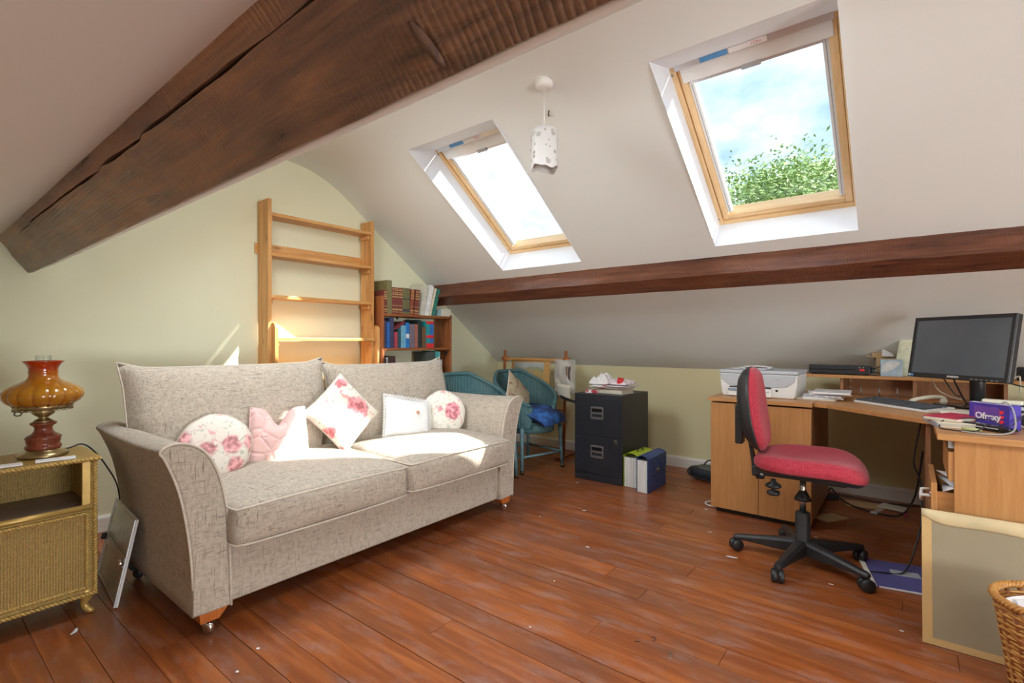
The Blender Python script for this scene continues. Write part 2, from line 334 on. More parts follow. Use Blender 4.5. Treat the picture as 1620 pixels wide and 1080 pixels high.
# ------------------------------------------------------------------ mesh builder
class MB:
    def __init__(s, origin=(0, 0, 0)):
        s.v = []; s.f = []; s.s = []; s.o = V(origin)
    def add(s, vs, fs, smooth=False, mat=None):
        k = len(s.v)
        for p in vs:
            p = V(p)
            s.v.append(mat @ p if mat is not None else p)
        for q in fs: s.f.append([i + k for i in q]); s.s.append(smooth)
        return s
    def box(s, x0, x1, y0, y1, z0, z1, mat=None):
        vs = [(x, y, z) for x in (x0, x1) for y in (y0, y1) for z in (z0, z1)]
        return s.add(vs, [(0, 1, 3, 2), (4, 6, 7, 5), (0, 4, 5, 1), (2, 3, 7, 6), (0, 2, 6, 4), (1, 5, 7, 3)], mat=mat)
    def cbox(s, c, sz, rot=(0, 0, 0)):
        from mathutils import Euler
        m = Matrix.Translation(c) @ Euler(rot).to_matrix().to_4x4()
        return s.box(-sz[0] / 2, sz[0] / 2, -sz[1] / 2, sz[1] / 2, -sz[2] / 2, sz[2] / 2, mat=m)
    def prism(s, poly, a, b, axis=2, mat=None, smooth=False):
        def mk(p, h): return ((h, p[0], p[1]), (p[0], h, p[1]), (p[0], p[1], h))[axis]
        n = len(poly); vs = [mk(p, a) for p in poly] + [mk(p, b) for p in poly]
        s.add(vs, [tuple(range(n))[::-1], tuple(range(n, 2 * n))], mat=mat)
        k = len(s.v) - 2 * n
        for i in range(n):
            j = (i + 1) % n; s.f.append([k + i, k + j, k + n + j, k + n + i]); s.s.append(smooth)
        return s
    def tube(s, pts, r, n=8, closed=False, caps=True, mat=None):
        pts = [V(p) for p in pts]; m = len(pts); rs = r if isinstance(r, (list, tuple)) else [r] * m
        rings = []; up = None
        for i, p in enumerate(pts):
            if closed: t = pts[(i + 1) % m] - pts[i - 1]
            else: t = pts[min(i + 1, m - 1)] - pts[max(i - 1, 0)]
            if t.length < 1e-9: t = V((0, 0, 1))
            t.normalize()
            if up is None: up = V((0, 0, 1)) if abs(t.z) < .9 else V((1, 0, 0))
            a = up - t * up.dot(t)
            if a.length < 1e-6: a = V((1, 0, 0)) - t * t.x
            a.normalize(); b = t.cross(a); up = a
            rings.append([p + (a * cos(2 * pi * k / n) + b * sin(2 * pi * k / n)) * rs[i] for k in range(n)])
        vs = [q for g in rings for q in g]; fs = []
        for i in range(m if closed else m - 1):
            j = (i + 1) % m
            for k in range(n): fs.append((i * n + k, i * n + (k + 1) % n, j * n + (k + 1) % n, j * n + k))
        s.add(vs, fs, True, mat)
        if caps and not closed:
            k0 = len(s.v) - m * n; s.f.append([k0 + k for k in range(n)][::-1]); s.s.append(False)
            s.f.append([k0 + (m - 1) * n + k for k in range(n)]); s.s.append(False)
        return s
    def lathe(s, prof, c=(0, 0, 0), n=28, mat=None, fn=None, smooth=True):
        vs = []
        for r, z in prof:
            for k in range(n):
                a = 2 * pi * k / n; rr = r * (fn(a, z) if fn else 1); vs.append((c[0] + rr * cos(a), c[1] + rr * sin(a), c[2] + z))
        fs = []
        for i in range(len(prof) - 1):
            for k in range(n): fs.append((i * n + k, i * n + (k + 1) % n, (i + 1) * n + (k + 1) % n, (i + 1) * n + k))
        s.add(vs, fs, smooth, mat)
        k0 = len(s.v) - len(vs)
        for i, rev in ((0, True), (len(prof) - 1, False)):
            if prof[i][0] > 1e-4 and prof[0] != prof[-1]:
                q = [k0 + i * n + k for k in range(n)]; s.f.append(q[::-1] if rev else q); s.s.append(False)
        return s
    def grid(s, fn, nu, nv, smooth=True, mat=None, wu=False, wv=False):
        vs = [fn(i / (nu if wu else nu - 1), j / (nv if wv else nv - 1)) for i in range(nu) for j in range(nv)]; fs = []
        for i in range(nu if wu else nu - 1):
            for j in range(nv if wv else nv - 1):
                a, b = (i + 1) % nu, (j + 1) % nv; fs.append((i * nv + j, a * nv + j, a * nv + b, i * nv + b))
        return s.add(vs, fs, smooth, mat)
    def sheet(s, fn, nu, nv, th, mat=None, smooth=True):      # thin solid sheet: fn -> point, offset along th vector
        th = V(th)
        top = [V(fn(i / (nu - 1), j / (nv - 1))) for i in range(nu) for j in range(nv)]; n = nu * nv
        fs = []
        for i in range(nu - 1):
            for j in range(nv - 1):
                q = (i * nv + j, (i + 1) * nv + j, (i + 1) * nv + j + 1, i * nv + j + 1); fs.append(q); fs.append(tuple(n + k for k in q[::-1]))
        edge = [i * nv for i in range(nu)] + [(nu - 1) * nv + j for j in range(1, nv)] + [i * nv + nv - 1 for i in range(nu - 2, -1, -1)] + [j for j in range(nv - 2, 0, -1)]
        for a, b in zip(edge, edge[1:] + edge[:1]): fs.append((b, a, n + a, n + b))
        return s.add(top + [p - th for p in top], fs, smooth, mat)
    def mesh(s, name):
        me = bpy.data.meshes.new(name); me.from_pydata([tuple(p - s.o) for p in s.v], [], s.f)
        me.polygons.foreach_set('use_smooth', s.s); me.update(); return me
    def build(s, name, mat, parent=None, bevel=0, seg=2, sub=0):
        o = bpy.data.objects.new(name, s.mesh(name)); C.objects.link(o); o.data.materials.append(M(mat))
        if parent is not None: o.parent = parent
        if bevel:
            b = o.modifiers.new('bevel', 'BEVEL'); b.width = bevel; b.segments = seg; b.limit_method = 'ANGLE'; b.angle_limit = R(35)
        if sub:
            b = o.modifiers.new('sub', 'SUBSURF'); b.levels = sub; b.render_levels = sub
        return o

def tag(o, label=None, cat=None, group=None, kind=None):
    if label: o['label'] = label
    if cat: o['category'] = cat
    if group: o['group'] = group
    if kind: o['kind'] = kind
    return o
def thing(name, label, cat, loc=(0, 0, 0), rotz=0, group=None, kind=None, rot=None):
    o = bpy.data.objects.new(name, None); C.objects.link(o); o.empty_display_size = .05
    o.location = loc; o.rotation_euler = rot if rot else (0, 0, rotz)
    return tag(o, label, cat, group, kind)
def copy_part(o, parent, loc=None, rot=None, scale=None):
    c = o.copy(); C.objects.link(c); c.parent = parent
    if loc is not None: c.location = loc
    if rot is not None: c.rotation_euler = rot
    if scale is not None: c.scale = scale
    return c
def text(name, s, size, mat, parent, loc, rot, bold=0, align='CENTER'):
    cu = bpy.data.curves.new(name, 'FONT'); cu.body = s; cu.size = size; cu.align_x = align; cu.align_y = 'CENTER'; cu.extrude = .0003; cu.offset = bold
    o = bpy.data.objects.new(name, cu); C.objects.link(o); o.data.materials.append(M(mat)); o.parent = parent; o.location = loc; o.rotation_euler = rot
    return o
def bez(pts, n=24):                                            # catmull-rom through points
    pts = [V(p) for p in pts]; P = [pts[0]] + pts + [pts[-1]]; out = []
    for i in range(1, len(P) - 2):
        for k in range(n):
            t = k / n; a, b, c, d = P[i - 1:i + 3]
            out.append(.5 * ((2 * b) + (c - a) * t + (2 * a - 5 * b + 4 * c - d) * t * t + (3 * b - a - 3 * c + d) * t ** 3))
    return out + [pts[-1]]
def rbox(mb, sx, sy, sz, r, crown=(0, 0, 0), n=14, mat=None, wob=0, seed=0):
    """soft upholstered block centred on the origin: rounded box with bulging faces"""
    def face(ax, sg):
        a, b = [(1, 2), (2, 0), (0, 1)][ax]
        def f(u, v):
            p = [0, 0, 0]; p[ax] = sg; p[a] = (u * 2 - 1); p[b] = (v * 2 - 1)
            if sg < 0: p[a] = -p[a]
            # denser near edges
            for q in (a, b): p[q] = math.copysign(1 - (1 - abs(p[q])) ** 1.6, p[q])
            h = (sx / 2, sy / 2, sz / 2); w_ = [p[i] * h[i] for i in range(3)]
            inner = V([max(-(h[i] - r), min(h[i] - r, w_[i])) for i in range(3)]); d = V(w_) - inner
            if d.length > 1e-9: d = d.normalized() * r
            q_ = inner + d
            fx, fy, fz = [1 - (q_[i] / h[i]) ** 2 if h[i] else 0 for i in range(3)]
            fx, fy, fz = [max(0, t) for t in (fx, fy, fz)]
            q_ = q_ + V((math.copysign(crown[0], q_.x) * (fy * fz) * min(1, abs(q_.x) / h[0] * 1.2), math.copysign(crown[1], q_.y) * (fx * fz) * min(1, abs(q_.y) / h[1] * 1.2), math.copysign(crown[2], q_.z) * (fx * fy) ** .7 * min(1, abs(q_.z) / h[2] * 1.2)))
            if wob:
                q_ = q_ + mnoise.noise_vector(q_ * 7 + V((seed, seed, 0))) * wob
            return q_
        mb.grid(f, n, n, True, mat)
    for ax in range(3):
        for sg in (1, -1): face(ax, sg)
    return mb
def pillow(mb, w, h, t, pinch=.07, n=26, p=.42, mat=None, wob=.004, seed=0, fold=None):
    def side(sg):
        def f(u, v):
            a, b = u * 2 - 1, v * 2 - 1
            x = a * w / 2 * (1 - pinch * (1 - b * b)); y = b * h / 2 * (1 - pinch * (1 - a * a))
            e = max(0, (1 - a * a) * (1 - b * b)); z = sg * t / 2 * e ** p
            q = V((x, y, z)); nv = mnoise.noise_vector(V((x * 9 + seed, y * 9, sg * 3)))
            q += nv * wob * min(1, e * 3)
            if fold: q = fold(a, b, q)
            return q
        mb.grid(f, n, n, True, mat)
    side(1); side(-1); return mb
def outline(w, h, pinch, n=20, fold=None, k=1.0):
    pts = []
    for (a0, b0), (a1, b1) in zip(((-1, -1), (1, -1), (1, 1), (-1, 1)), ((1, -1), (1, 1), (-1, 1), (-1, -1))):
        for i in range(n):
            a = a0 + (a1 - a0) * i / n; b = b0 + (b1 - b0) * i / n
            q = V((a * w / 2 * (1 - pinch * (1 - b * b)) * k, b * h / 2 * (1 - pinch * (1 - a * a)) * k, 0)); pts.append(fold(a, b, q) if fold else q)
    return pts
def frame3(o, ex, ey, ez):
    m = Matrix(((ex[0], ey[0], ez[0], o[0]), (ex[1], ey[1], ez[1], o[1]), (ex[2], ey[2], ez[2], o[2]), (0, 0, 0, 1))); return m

# ------------------------------------------------------------------ room
GX, RX = -3.60, 3.40                  # gable walls
KY, NY = 4.28, -.68                   # knee walls
KH, T, FZ = .85, .724, 2.42           # knee wall height, slope, flat ceiling
TH = math.atan(T)
def zs(y): return KH + (KY - y) * T   # far slope
MID = (KY + NY) / 2
WIN = [(-2.605, -1.865), (-.925, -.205)]
HY0, HY1 = 2.165, 3.16                # opening in the far slope (top, bottom)
FILL_WIN = [(-2.585, -1.885), (-.915, -.215), (1.55, 2.25)]    # unseen skylights added to the near slope for fill light
NHY0, NHY1 = .62, 1.38
FILL_GW = (-.20, 1.60, .40, 1.15)           # unseen window added to the right gable for fill light

fl = MB().box(GX - .1, RX + .1, NY - .1, KY + .1, -.08, -.022).build('floor', 'gap_dark')
tag(fl, 'worn orange-brown stained floorboards with scuffs and dark gaps', 'floor', kind='structure')
y = NY - .02; row = 0; PW = .116
while y < KY:
    wd = PW * random.uniform(.97, 1.03); x = GX - .02; cuts = []
    x1 = GX + random.uniform(.6, 2.6)
    while x1 < RX - .3: cuts.append(x1); x1 += random.uniform(1.7, 2.8)
    cuts.append(RX + .02)
    for c in cuts:
        g = .0018 + (random.random() < .3) * .0018
        lift = random.uniform(-.0012, .0006)
        o = MB(((x + c) / 2, y + wd / 2, 0)).box(x + .0008, c - .0008, y + g / 2, y + wd - g / 2, -.022, lift).build('plank', 'floor_board', fl)
        o.location = ((x + c) / 2, y + wd / 2, 0); x = c
    y += wd; row += 1

# gable walls follow the roof profile
def arc(p, c, n, k=8):      # smooth corner between p->c->n
    return [V(p).lerp(V(c), t).lerp(V(c).lerp(V(n), t), t) for t in [i / k for i in range(k + 1)]]
YC = KY - (FZ - KH) / T; YN = 2 * MID - YC      # creases
prof_far = arc((YC - .30, FZ, 0), (YC, FZ, 0), (YC + .24, zs(YC + .24), 0), 14)
prof = [(NY, KH)] + [(2 * MID - p[0], p[1]) for p in prof_far[::-1]] + [(p[0], p[1]) for p in prof_far] + [(HY1, zs(HY1)), (KY, KH)]
prof = [p for i, p in enumerate(prof) if i == 0 or abs(p[0] - prof[i - 1][0]) > 1e-6]
gp = [(NY, 0)] + prof + [(KY, 0)]
wl_ = MB().prism(gp, GX - .12, GX, 0).build('wall_left', 'wall_paint'); tag(wl_, 'pale yellow-green gable wall behind the sofa', 'wall', kind='structure')
wb_ = MB().box(GX, RX, KY, KY + .1, -.02, KH + .02).build('wall_back', 'wall_paint_warm_lit'); tag(wb_, 'low knee wall under the sloping ceiling, warm light painted in', 'wall', kind='structure')
wf_ = MB().box(GX, RX, NY - .1, NY, -.02, KH + .02).build('wall_front', 'wall_paint'); tag(wf_, 'low knee wall behind the viewer', 'wall', kind='structure')
mb = MB()
def gable_piece(poly): mb.prism(poly, RX, RX + .12, 0)
y0, y1, z0, z1 = FILL_GW
def prof_z(yy): return min(FZ, KH + (yy - NY) * T, zs(yy))
gable_piece([(NY, 0), (NY, KH), (y0, prof_z(y0)), (y0, 0)])
gable_piece([(y1, 0), (y1, FZ), (YC, FZ), (KY, KH), (KY, 0)])
gable_piece([(y0, 0), (y0, z0), (y1, z0), (y1, 0)])
gable_piece([(y0, z1), (y0, prof_z(y0)), (YN, FZ), (y1, FZ), (y1, z1)])
wr_ = mb.build('wall_right', 'wall_paint'); tag(wr_, 'pale gable wall with added window behind the viewer', 'wall', kind='structure')

# ceiling: one skin with openings
mb = MB()
near = [p for p in prof if p[0] <= MID + 1e-6]; 
ys = sorted(set([round(p[0], 5) for p in prof] + [HY0, HY1, NHY0, NHY1]))
pz = {round(p[0], 5): p[1] for p in prof}
def cz(yy):
    k = round(yy, 5)
    if k in pz: return pz[k]
    for a, b in zip(prof, prof[1:]):
        if a[0] <= yy <= b[0]: return a[1] + (b[1] - a[1]) * (yy - a[0]) / (b[0] - a[0])
xs = sorted([GX, RX] + [x for q in WIN + FILL_WIN for x in q])
def hole(xa, xb, ya, yb):
    xm, ym = (xa + xb) / 2, (ya + yb) / 2
    return (any(a < xm < b for a, b in WIN) and HY0 < ym < HY1) or (any(a < xm < b for a, b in FILL_WIN) and NHY0 < ym < NHY1)
idx = {}; vs = []
for i, xx in enumerate(xs):
    for j, yy in enumerate(ys): idx[i, j] = len(vs); vs.append((xx, yy, cz(yy)))
fs = [(idx[i, j], idx[i, j + 1], idx[i + 1, j + 1], idx[i + 1, j]) for i in range(len(xs) - 1) for j in range(len(ys) - 1) if not hole(xs[i], xs[i + 1], ys[j], ys[j + 1])]
mb.add(vs, fs, True)
cl = mb.build('ceiling', 'ceiling_paint'); tag(cl, 'cream plastered sloping ceiling with a flat strip at the top', 'ceiling', kind='structure')
cl.data.polygons.foreach_set('use_smooth', [True] * len(cl.data.polygons))
OFF = .22
def reveal(xa, xb, ya, yb, ya2, yb2, zf):
    m = MB(); a, b = [(ya, cz(ya)), (yb, cz(yb))], [(ya2, zf(ya2) + OFF), (yb2, zf(yb2) + OFF)]
    q = [(x_, p[0], p[1]) for x_ in (xa, xb) for p in a + b]
    m.add(q, [(0, 1, 3, 2), (4, 6, 7, 5), (0, 2, 6, 4), (1, 5, 7, 3)])
    return m.build('window_reveal', 'white_paint', cl)
for xa, xb in WIN: reveal(xa, xb, HY0, HY1, 2.41, 3.26, zs)
def zn(yy): return KH + (yy - NY) * T
for xa, xb in FILL_WIN: reveal(xa, xb, NHY1, NHY0, NHY1 - .12, NHY0 - .06, zn)

# skirting boards
def skirting(name, pts, label, axis):
    m = MB(); (x0, y0), (x1, y1) = pts
    if axis == 'y': m.prism([(x0, 0), (x0 + .018, 0), (x0 + .018, .075), (x0 + .010, .088), (x0, .09)], y0, y1, 1)
    else: m.prism([(y0, 0), (y0 - .018, 0), (y0 - .018, .075), (y0 - .010, .088), (y0, .09)], x0, x1, 0)
    tag(m.build(name, 'skirting_white'), label, 'skirting board', kind='structure')
skirting('baseboard_left', ((GX, NY), (GX, KY)), 'white skirting board along the gable wall', 'y')
skirting('baseboard_back', ((GX, KY), (RX, KY)), 'off-white skirting board along the low knee wall', 'x')

# ------------------------------------------------------------------ purlin beams
def beam(name, mat, P0, dperp, dslope, depth, width, label, crack=False, seed=0):
    """P0: corner where the visible deep face meets the plaster; dperp: into the room; dslope: across the narrow face"""
    P0, dp, ds = V((0, *P0)), V((0, *dperp)), V((0, *dslope)); nx = 260; m = MB(); L0, L1 = GX - .02, RX + .02
    nface = dp.cross(V((1, 0, 0))).normalized()
    if nface.dot(ds) > 0: nface = -nface
    if crack:
        rows = [-.12, 0, .05, .10, 'a', 'b', 'c', .32, .40, .50, .62, .74, .86, .94, .985, 1.0]
    else: rows = [-.15, 0, .08, .2, .35, .5, .65, .8, .92, .98, 1.0]
    rnd = random.Random(seed); ring = []
    for i in range(nx + 1):
        x = L0 + (L1 - L0) * i / nx; r_ = []
        tc_ = .215 + .018 * sin(x * 3.1) + .012 * mnoise.noise(V((x * 6, 0, 2)))
        ph = (x * 1.5 + .35 * sin(x * 4.3) + .25 * mnoise.noise(V((x * 3, 7, 1)))) % 1.0
        amp = max(0, min(1, (x + 3.25) / .5)) * max(0, min(1, (-.35 - x) / .3)); op = amp * min(1, max(0, sin(pi * min(1, ph * 1.02))) * 2.2) * (.55 + .45 * mnoise.noise(V((x * 7, 3, 3))))
        tc_ += (.03 * (ph - .5)) * amp
        hw = .0006 + .0062 * max(0, op) * (.45 + .55 * max(0, min(1, (x + 3.0) / 1.5)))
        for t in rows:
            inn = 0
            if t == 'a': tt = tc_ - hw / depth
            elif t == 'b': tt = tc_; inn = -.035 * max(0, min(1, op * 1.6))
            elif t == 'c': tt = tc_ + hw / depth
            else: tt = t
            d = mnoise.noise(V((x * 1.4, tt * 2.2, seed))) * .008 + mnoise.noise(V((x * 9, tt * 7, seed + 3))) * .0025
            dl = mnoise.noise(V((x * 5, seed + 8, 0))) * .004 + mnoise.noise(V((x * 26, seed + 8, 1))) * .0022 if isinstance(t, float) and t > .95 else 0
            r_.append(V((x, 0, 0)) + P0 + dp * (tt * depth + dl) + nface * (d + inn))
        k = 6
        for q in range(1, k + 1):
            dd = mnoise.noise(V((x * 4, q, seed + 5))) * .003
            r_.append(V((x, 0, 0)) + P0 + dp * (depth + dd) + ds * (width * q / k))
        r_.append(V((x, 0, 0)) + P0 + ds * width - dp * .12)
        ring.append(r_)
    n = len(ring[0])
    m.add([p for r_ in ring for p in r_], [(i * n + j, i * n + j + 1, (i + 1) * n + j + 1, (i + 1) * n + j) for i in range(nx) for j in range(n - 1)], False)
    o = m.build(name, mat); tag(o, label, 'beam', kind='structure'); return o
ct, st = cos(TH), sin(TH)
beam_near = beam('ceiling_beam', 'beam_near', (.352, zn(.352) + .005), (st, -ct), (cos(R(32.5)), sin(R(32.5))), .205, .15, 'huge dark weathered beam with a long crack crossing overhead', True, 1)
beam_far = beam('ceiling_beam', 'beam_far', (3.235, zs(3.235) + .005), (-st, -ct), (ct, -st), .155, .125, 'dark brown glossy beam along the far slope below the skylights', False, 4)
# painted plaster soffit along the near beam's narrow face, and its knot
m = MB(); q0 = V((0, .352 + st * .2055, zn(.352) + .005 - ct * .2055)); sd_ = V((0, cos(R(32.5)), sin(R(32.5)))); nn = V((0, st, -ct))
m.sheet(lambda u, v: q0 + V((GX + (RX - GX) * u, 0, 0)) + sd_ * (.010 + .145 * v) + nn * (.003 + .0012 * mnoise.noise(V((u * 40, v * 3, 0)))), 160, 4, -nn * .004 * -1)
m.build('painted_soffit', 'ceiling_paint', beam_near)
kn = MB()
def knot_pt(u, v):
    a = 2 * pi * u; q = .5 + .5 * v; x = KX0 + (KX1 - KX0) * (.5 + .5 * v * sin(a)) + (.010 * v * cos(a)); s_ = KS0 + (KS1 - KS0) * (.5 + .5 * v * sin(a)); h = .011 - .006 * v ** 3
    return V((x, .352 + st * s_ - ct * h, zn(.352) + .005 - ct * s_ - st * h))
KX0, KX1, KS0, KS1 = -.507, -.480, .128, .197
kn.grid(knot_pt, 28, 7, True, None, True)
o = kn.build('knot', 'knot_wood', beam_near)

# ------------------------------------------------------------------ roof windows
def roof_window(name, xa, xb, ya, yb, zf, sign, label, full=True):
    """frame lies parallel to the slope; local y runs down the slope, z points outdoors"""
    xm, ym = (xa + xb) / 2, (ya + yb) / 2; W = xb - xa; L = abs(yb - ya) / ct
    o = thing(name, label, 'window', (xm, ym, zf(ym) + OFF), kind='structure', rot=(-TH * sign, 0, 0 if sign > 0 else 0))
    f = .036; d = .10; hw, hl = W / 2 + .012, L / 2 + .012; sg = sign
    m = MB()
    def bars(mm, x0, x1, y0, y1, b, za, zb):
        out = []
        for a in ((x0, x0 + b, y0, y1), (x1 - b, x1, y0, y1), (x0 + b, x1 - b, y0, y0 + b), (x0 + b, x1 - b, y1 - b, y1)): out.append((*a, za, zb))
        return out
    for k, q in enumerate(bars(None, -hw, hw, -hl, hl, f, 0, d)): MB().box(*q).build('frame_rail', 'winpine_y' if k < 2 else 'winpine_x', o, bevel=.003)
    s0, s1, t0, t1 = -hw + f + .003, hw - f - .003, -hl + f + .003, hl - f - .003
    for k, q in enumerate(bars(None, s0, s1, t0, t1, .034, .012, d - .01)): MB().box(*q).build('sash_rail', 'winpine_y' if k < 2 else 'winpine_x', o, bevel=.003)
    g0, g1, u0, u1 = s0 + .034, s1 - .034, t0 + .034, t1 - .034
    MB().box(g0 - .004, g1 + .004, u0 - .004, u1 + .004, .062, .066).build('pane', 'clear_glass', o)
    if not full: return o
    for a, b in ((g0 - .001, g0 + .026), (g1 - .026, g1 + .001)):
        MB().box(a, b, u0, u1 - .012, .020, .052).build('blind_channel', 'white_plastic', o, bevel=.002)
        MB().box((a + b) / 2 - .002, (a + b) / 2 + .002, u0 + .05, u1 - .02, .0185, .021).build('channel_groove', 'grey_plastic', o)
    MB().box(g0 - .02, g1 + .02, u0 - .034, u0 + .040, .004, .055).build('blind_cassette', 'white_plastic', o, bevel=.004)
    bar = MB().box(g0 + .012, g1 - .012, u0 + .040, u0 + .056, .010, .040).build('blind_bar', 'alu', o, bevel=.002)
    MB().box(-.05, .035, u0 + .036, u0 + .060, .000, .020).build('bar_grip', 'grey_plastic', bar, bevel=.003)
    vent = MB().box(-hw + f, hw - f - .01, -hl + .002, -hl + .034, -.010, .0).build('ventilation_flap', 'alu', o, bevel=.002)
    if full:
        MB().box(-hw + .16, -hw + .285, -hl + .006, -hl + .030, -.0125, -.0102).build('blue_sticker', colmat((.10, .32, .62)), vent)
        st_ = MB().box(-hw + .29, -hw + .45, -hl + .006, -hl + .030, -.0125, -.0102).build('white_sticker', 'paper', vent)
        text('sticker_print', '133m', .020, colmat((.62, .22, .25)), st_, (-hw + .405, -hl + .018, -.0127), (R(180), 0, 0))
    for sx, yy in ((-hw + f * .5, -hl + .05), (-hw + f * .5, hl - .06)):
        MB().lathe([(.0, -.002), (.006, -.002), (.006, .003)], (sx, yy, 0), 10).build('screw', 'steel_grey', o)
    return o
roof_window('window_1', *WIN[0], 2.41, 3.26, zs, 1, 'smaller-looking pine roof window left of the pendant lamp')
roof_window('window_2', *WIN[1], 2.41, 3.26, zs, 1, 'larger-looking pine roof window showing tree tops above the desk')
for k, (a, b) in enumerate(FILL_WIN): roof_window('window_%d' % (k + 3), a, b, NHY0 - .06, NHY1 - .12, zn, -1, ('added fill-light roof window in the near slope hidden behind the big beam', 'middle added fill-light roof window of the near slope above the viewer', 'added fill-light roof window of the near slope right of the viewer')[k], False)  # out-of-view roof windows added to carry the fill lamps
o = thing('window_6', 'added white gable window for fill light behind the viewer', 'window', (RX + .06, (FILL_GW[0] + FILL_GW[1]) / 2, FILL_GW[2]), kind='structure')
m = MB(o.location); 
m.box(RX + .03, RX + .09, FILL_GW[0], FILL_GW[0] + .05, FILL_GW[2], FILL_GW[3]).box(RX + .03, RX + .09, FILL_GW[1] - .05, FILL_GW[1], FILL_GW[2], FILL_GW[3]).box(RX + .03, RX + .09, FILL_GW[0], FILL_GW[1], FILL_GW[2], FILL_GW[2] + .05).box(RX + .03, RX + .09, FILL_GW[0], FILL_GW[1], FILL_GW[3] - .05, FILL_GW[3])
m.build('frame', 'white_paint', o, bevel=.003)
MB(o.location).box(RX + .058, RX + .062, FILL_GW[0] + .03, FILL_GW[1] - .03, FILL_GW[2] + .03, FILL_GW[3] - .03).build('pane', 'clear_glass', o)

# sky portals so that daylight through the openings is sampled well
def portal(loc, rot, sx, sy):
    l = bpy.data.lights.new('portal', 'AREA'); l.shape = 'RECTANGLE'; l.size = sx; l.size_y = sy; l.cycles.is_portal = True
    p = bpy.data.objects.new('portal', l); C.objects.link(p); p.location = loc; p.rotation_euler = rot
for a, b in WIN: portal(((a + b) / 2, 2.835 + .06 * st * 2, zs(2.835) + OFF + .1), (-TH, 0, 0), b - a, 1.06)

# ------------------------------------------------------------------ sofa (front faces +X, width along Y)
SO = thing('sofa', 'beige woven two-seater sofa with flared arms on castor feet', 'sofa', (-2.43, 1.61, 0))
OL = SO.location; ARM = [(.69, .085), (.686, .25), (.672, .40), (.645, .55), (.605, .665), (.588, .695), (.60, .712), (.64, .722), (.69, .708), (.735, .670), (.77, .60), (.795, .50), (.81, .36), (.818, .085)]
YM = 1.61; SFX, SBX = -2.0, -2.86
def sofa_arm(mir):
    pts = [(y, z) for y, z in ARM]
    if mir: pts = [(2 * YM - y, z) for y, z in pts][::-1]
    # resample smooth
    P = bez([(0, y, z) for y, z in pts], 3); n = len(P)
    cen = V((0, sum(p.y for p in P) / n, .42)); m = MB(OL)
    xs_ = [SBX, SBX + .03, -2.6, -2.3, -2.1, SFX - .02, SFX - .006, SFX]
    ins = [.02, 0, 0, 0, 0, 0, .004, .012]
    vs = []
    for x, k in zip(xs_, ins):
        sag = -.012 * sin(pi * (x - SBX) / (SFX - SBX))
        for p in P:
            q = V((x, p.y, p.z)); d = q - V((x, cen.y, max(.2, min(.62, p.z))))
            if d.length: q -= d.normalized() * k
            if p.z > .6: q.z += sag
            vs.append(q)
    fs = [(i * n + j, i * n + (j + 1) % n, (i + 1) * n + (j + 1) % n, (i + 1) * n + j) for i in range(len(xs_) - 1) for j in range(n)]
    fs += [tuple((len(xs_) - 1) * n + j for j in range(n)), tuple(range(n))[::-1]]
    m.add(vs, fs, True); m.s[-1] = m.s[-2] = False
    a = m.build('arm', 'sofa_fabric', SO)
    MB(OL).tube([V((SFX - .004, p.y, p.z)) for p in P[2:]], .0048, 6).build('piping', 'piping_fabric', a)
    return a
sofa_arm(False); sofa_arm(True)
m = MB(OL); m.box(SBX + .01, SFX - .030, .815, 2 * YM - .815, .085, .33); m.build('base', 'sofa_fabric', SO, bevel=.012, seg=3)
for yy in (.823, 2 * YM - .823): MB(OL).tube([(SFX - .027, yy, .09), (SFX - .027, yy, .33)], .004, 6).build('seam_piping', 'piping_fabric', SO)
m = MB(OL); rbox(m, .20, 1.66, .70, .045, (.01, 0, .01), 12, Matrix.Translation((-2.765, YM, .44)) @ Matrix.Rotation(R(-4), 4, 'Y')); m.build('back_frame', 'sofa_fabric', SO)
# seat cushions
for k, (ya, yb, zt) in enumerate(((.80, 1.622, .0), (1.628, 2.43, .004))):
    m = MB(OL); sx, sy, sz = .74, yb - ya, .158; cx, cy, c_z = -1.930 - sx / 2, (ya + yb) / 2, .402 + zt
    mt = Matrix.Translation((cx, cy, c_z)) @ Matrix.Rotation(R(1.5 if k else 2.0), 4, 'Y')
    rbox(m, sx, sy, sz, .042, (.018, .0, .044), 24, mt, .006, k * 9)
    s_ = m.build('seat_cushion', 'sofa_fabric', SO)
    for zz in (sz / 2 - .012, -sz / 2 + .012):
        hx, hy = sx / 2 - .004, sy / 2 - .003; pts = []
        for (a0, b0, a1, b1) in ((-1, -1, 1, -1), (1, -1, 1, 1), (1, 1, -1, 1), (-1, 1, -1, -1)):
            for i in range(14):
                a, b = a0 + (a1 - a0) * i / 14, b0 + (b1 - b0) * i / 14; rx = hx; ry = hy
                # rounded corners and bulge
                px, py = a * rx, b * ry; r = .03
                ix, iy = max(-(rx - r), min(rx - r, px)), max(-(ry - r), min(ry - r, py)); d = V((px - ix, py - iy))
                if d.length > r: d = d.normalized() * r
                px, py = ix + d.x, iy + d.y
                if abs(a) == 1: px += math.copysign(.013 * (1 - b * b), a)
                pts.append(mt @ V((px, py, zz + (.014 * max(0, 1 - b * b) ** .7 if zz > 0 and a > .9 else 0))))
        MB(OL).tube(pts, .0046, 6, True).build('piping', 'piping_fabric', s_)
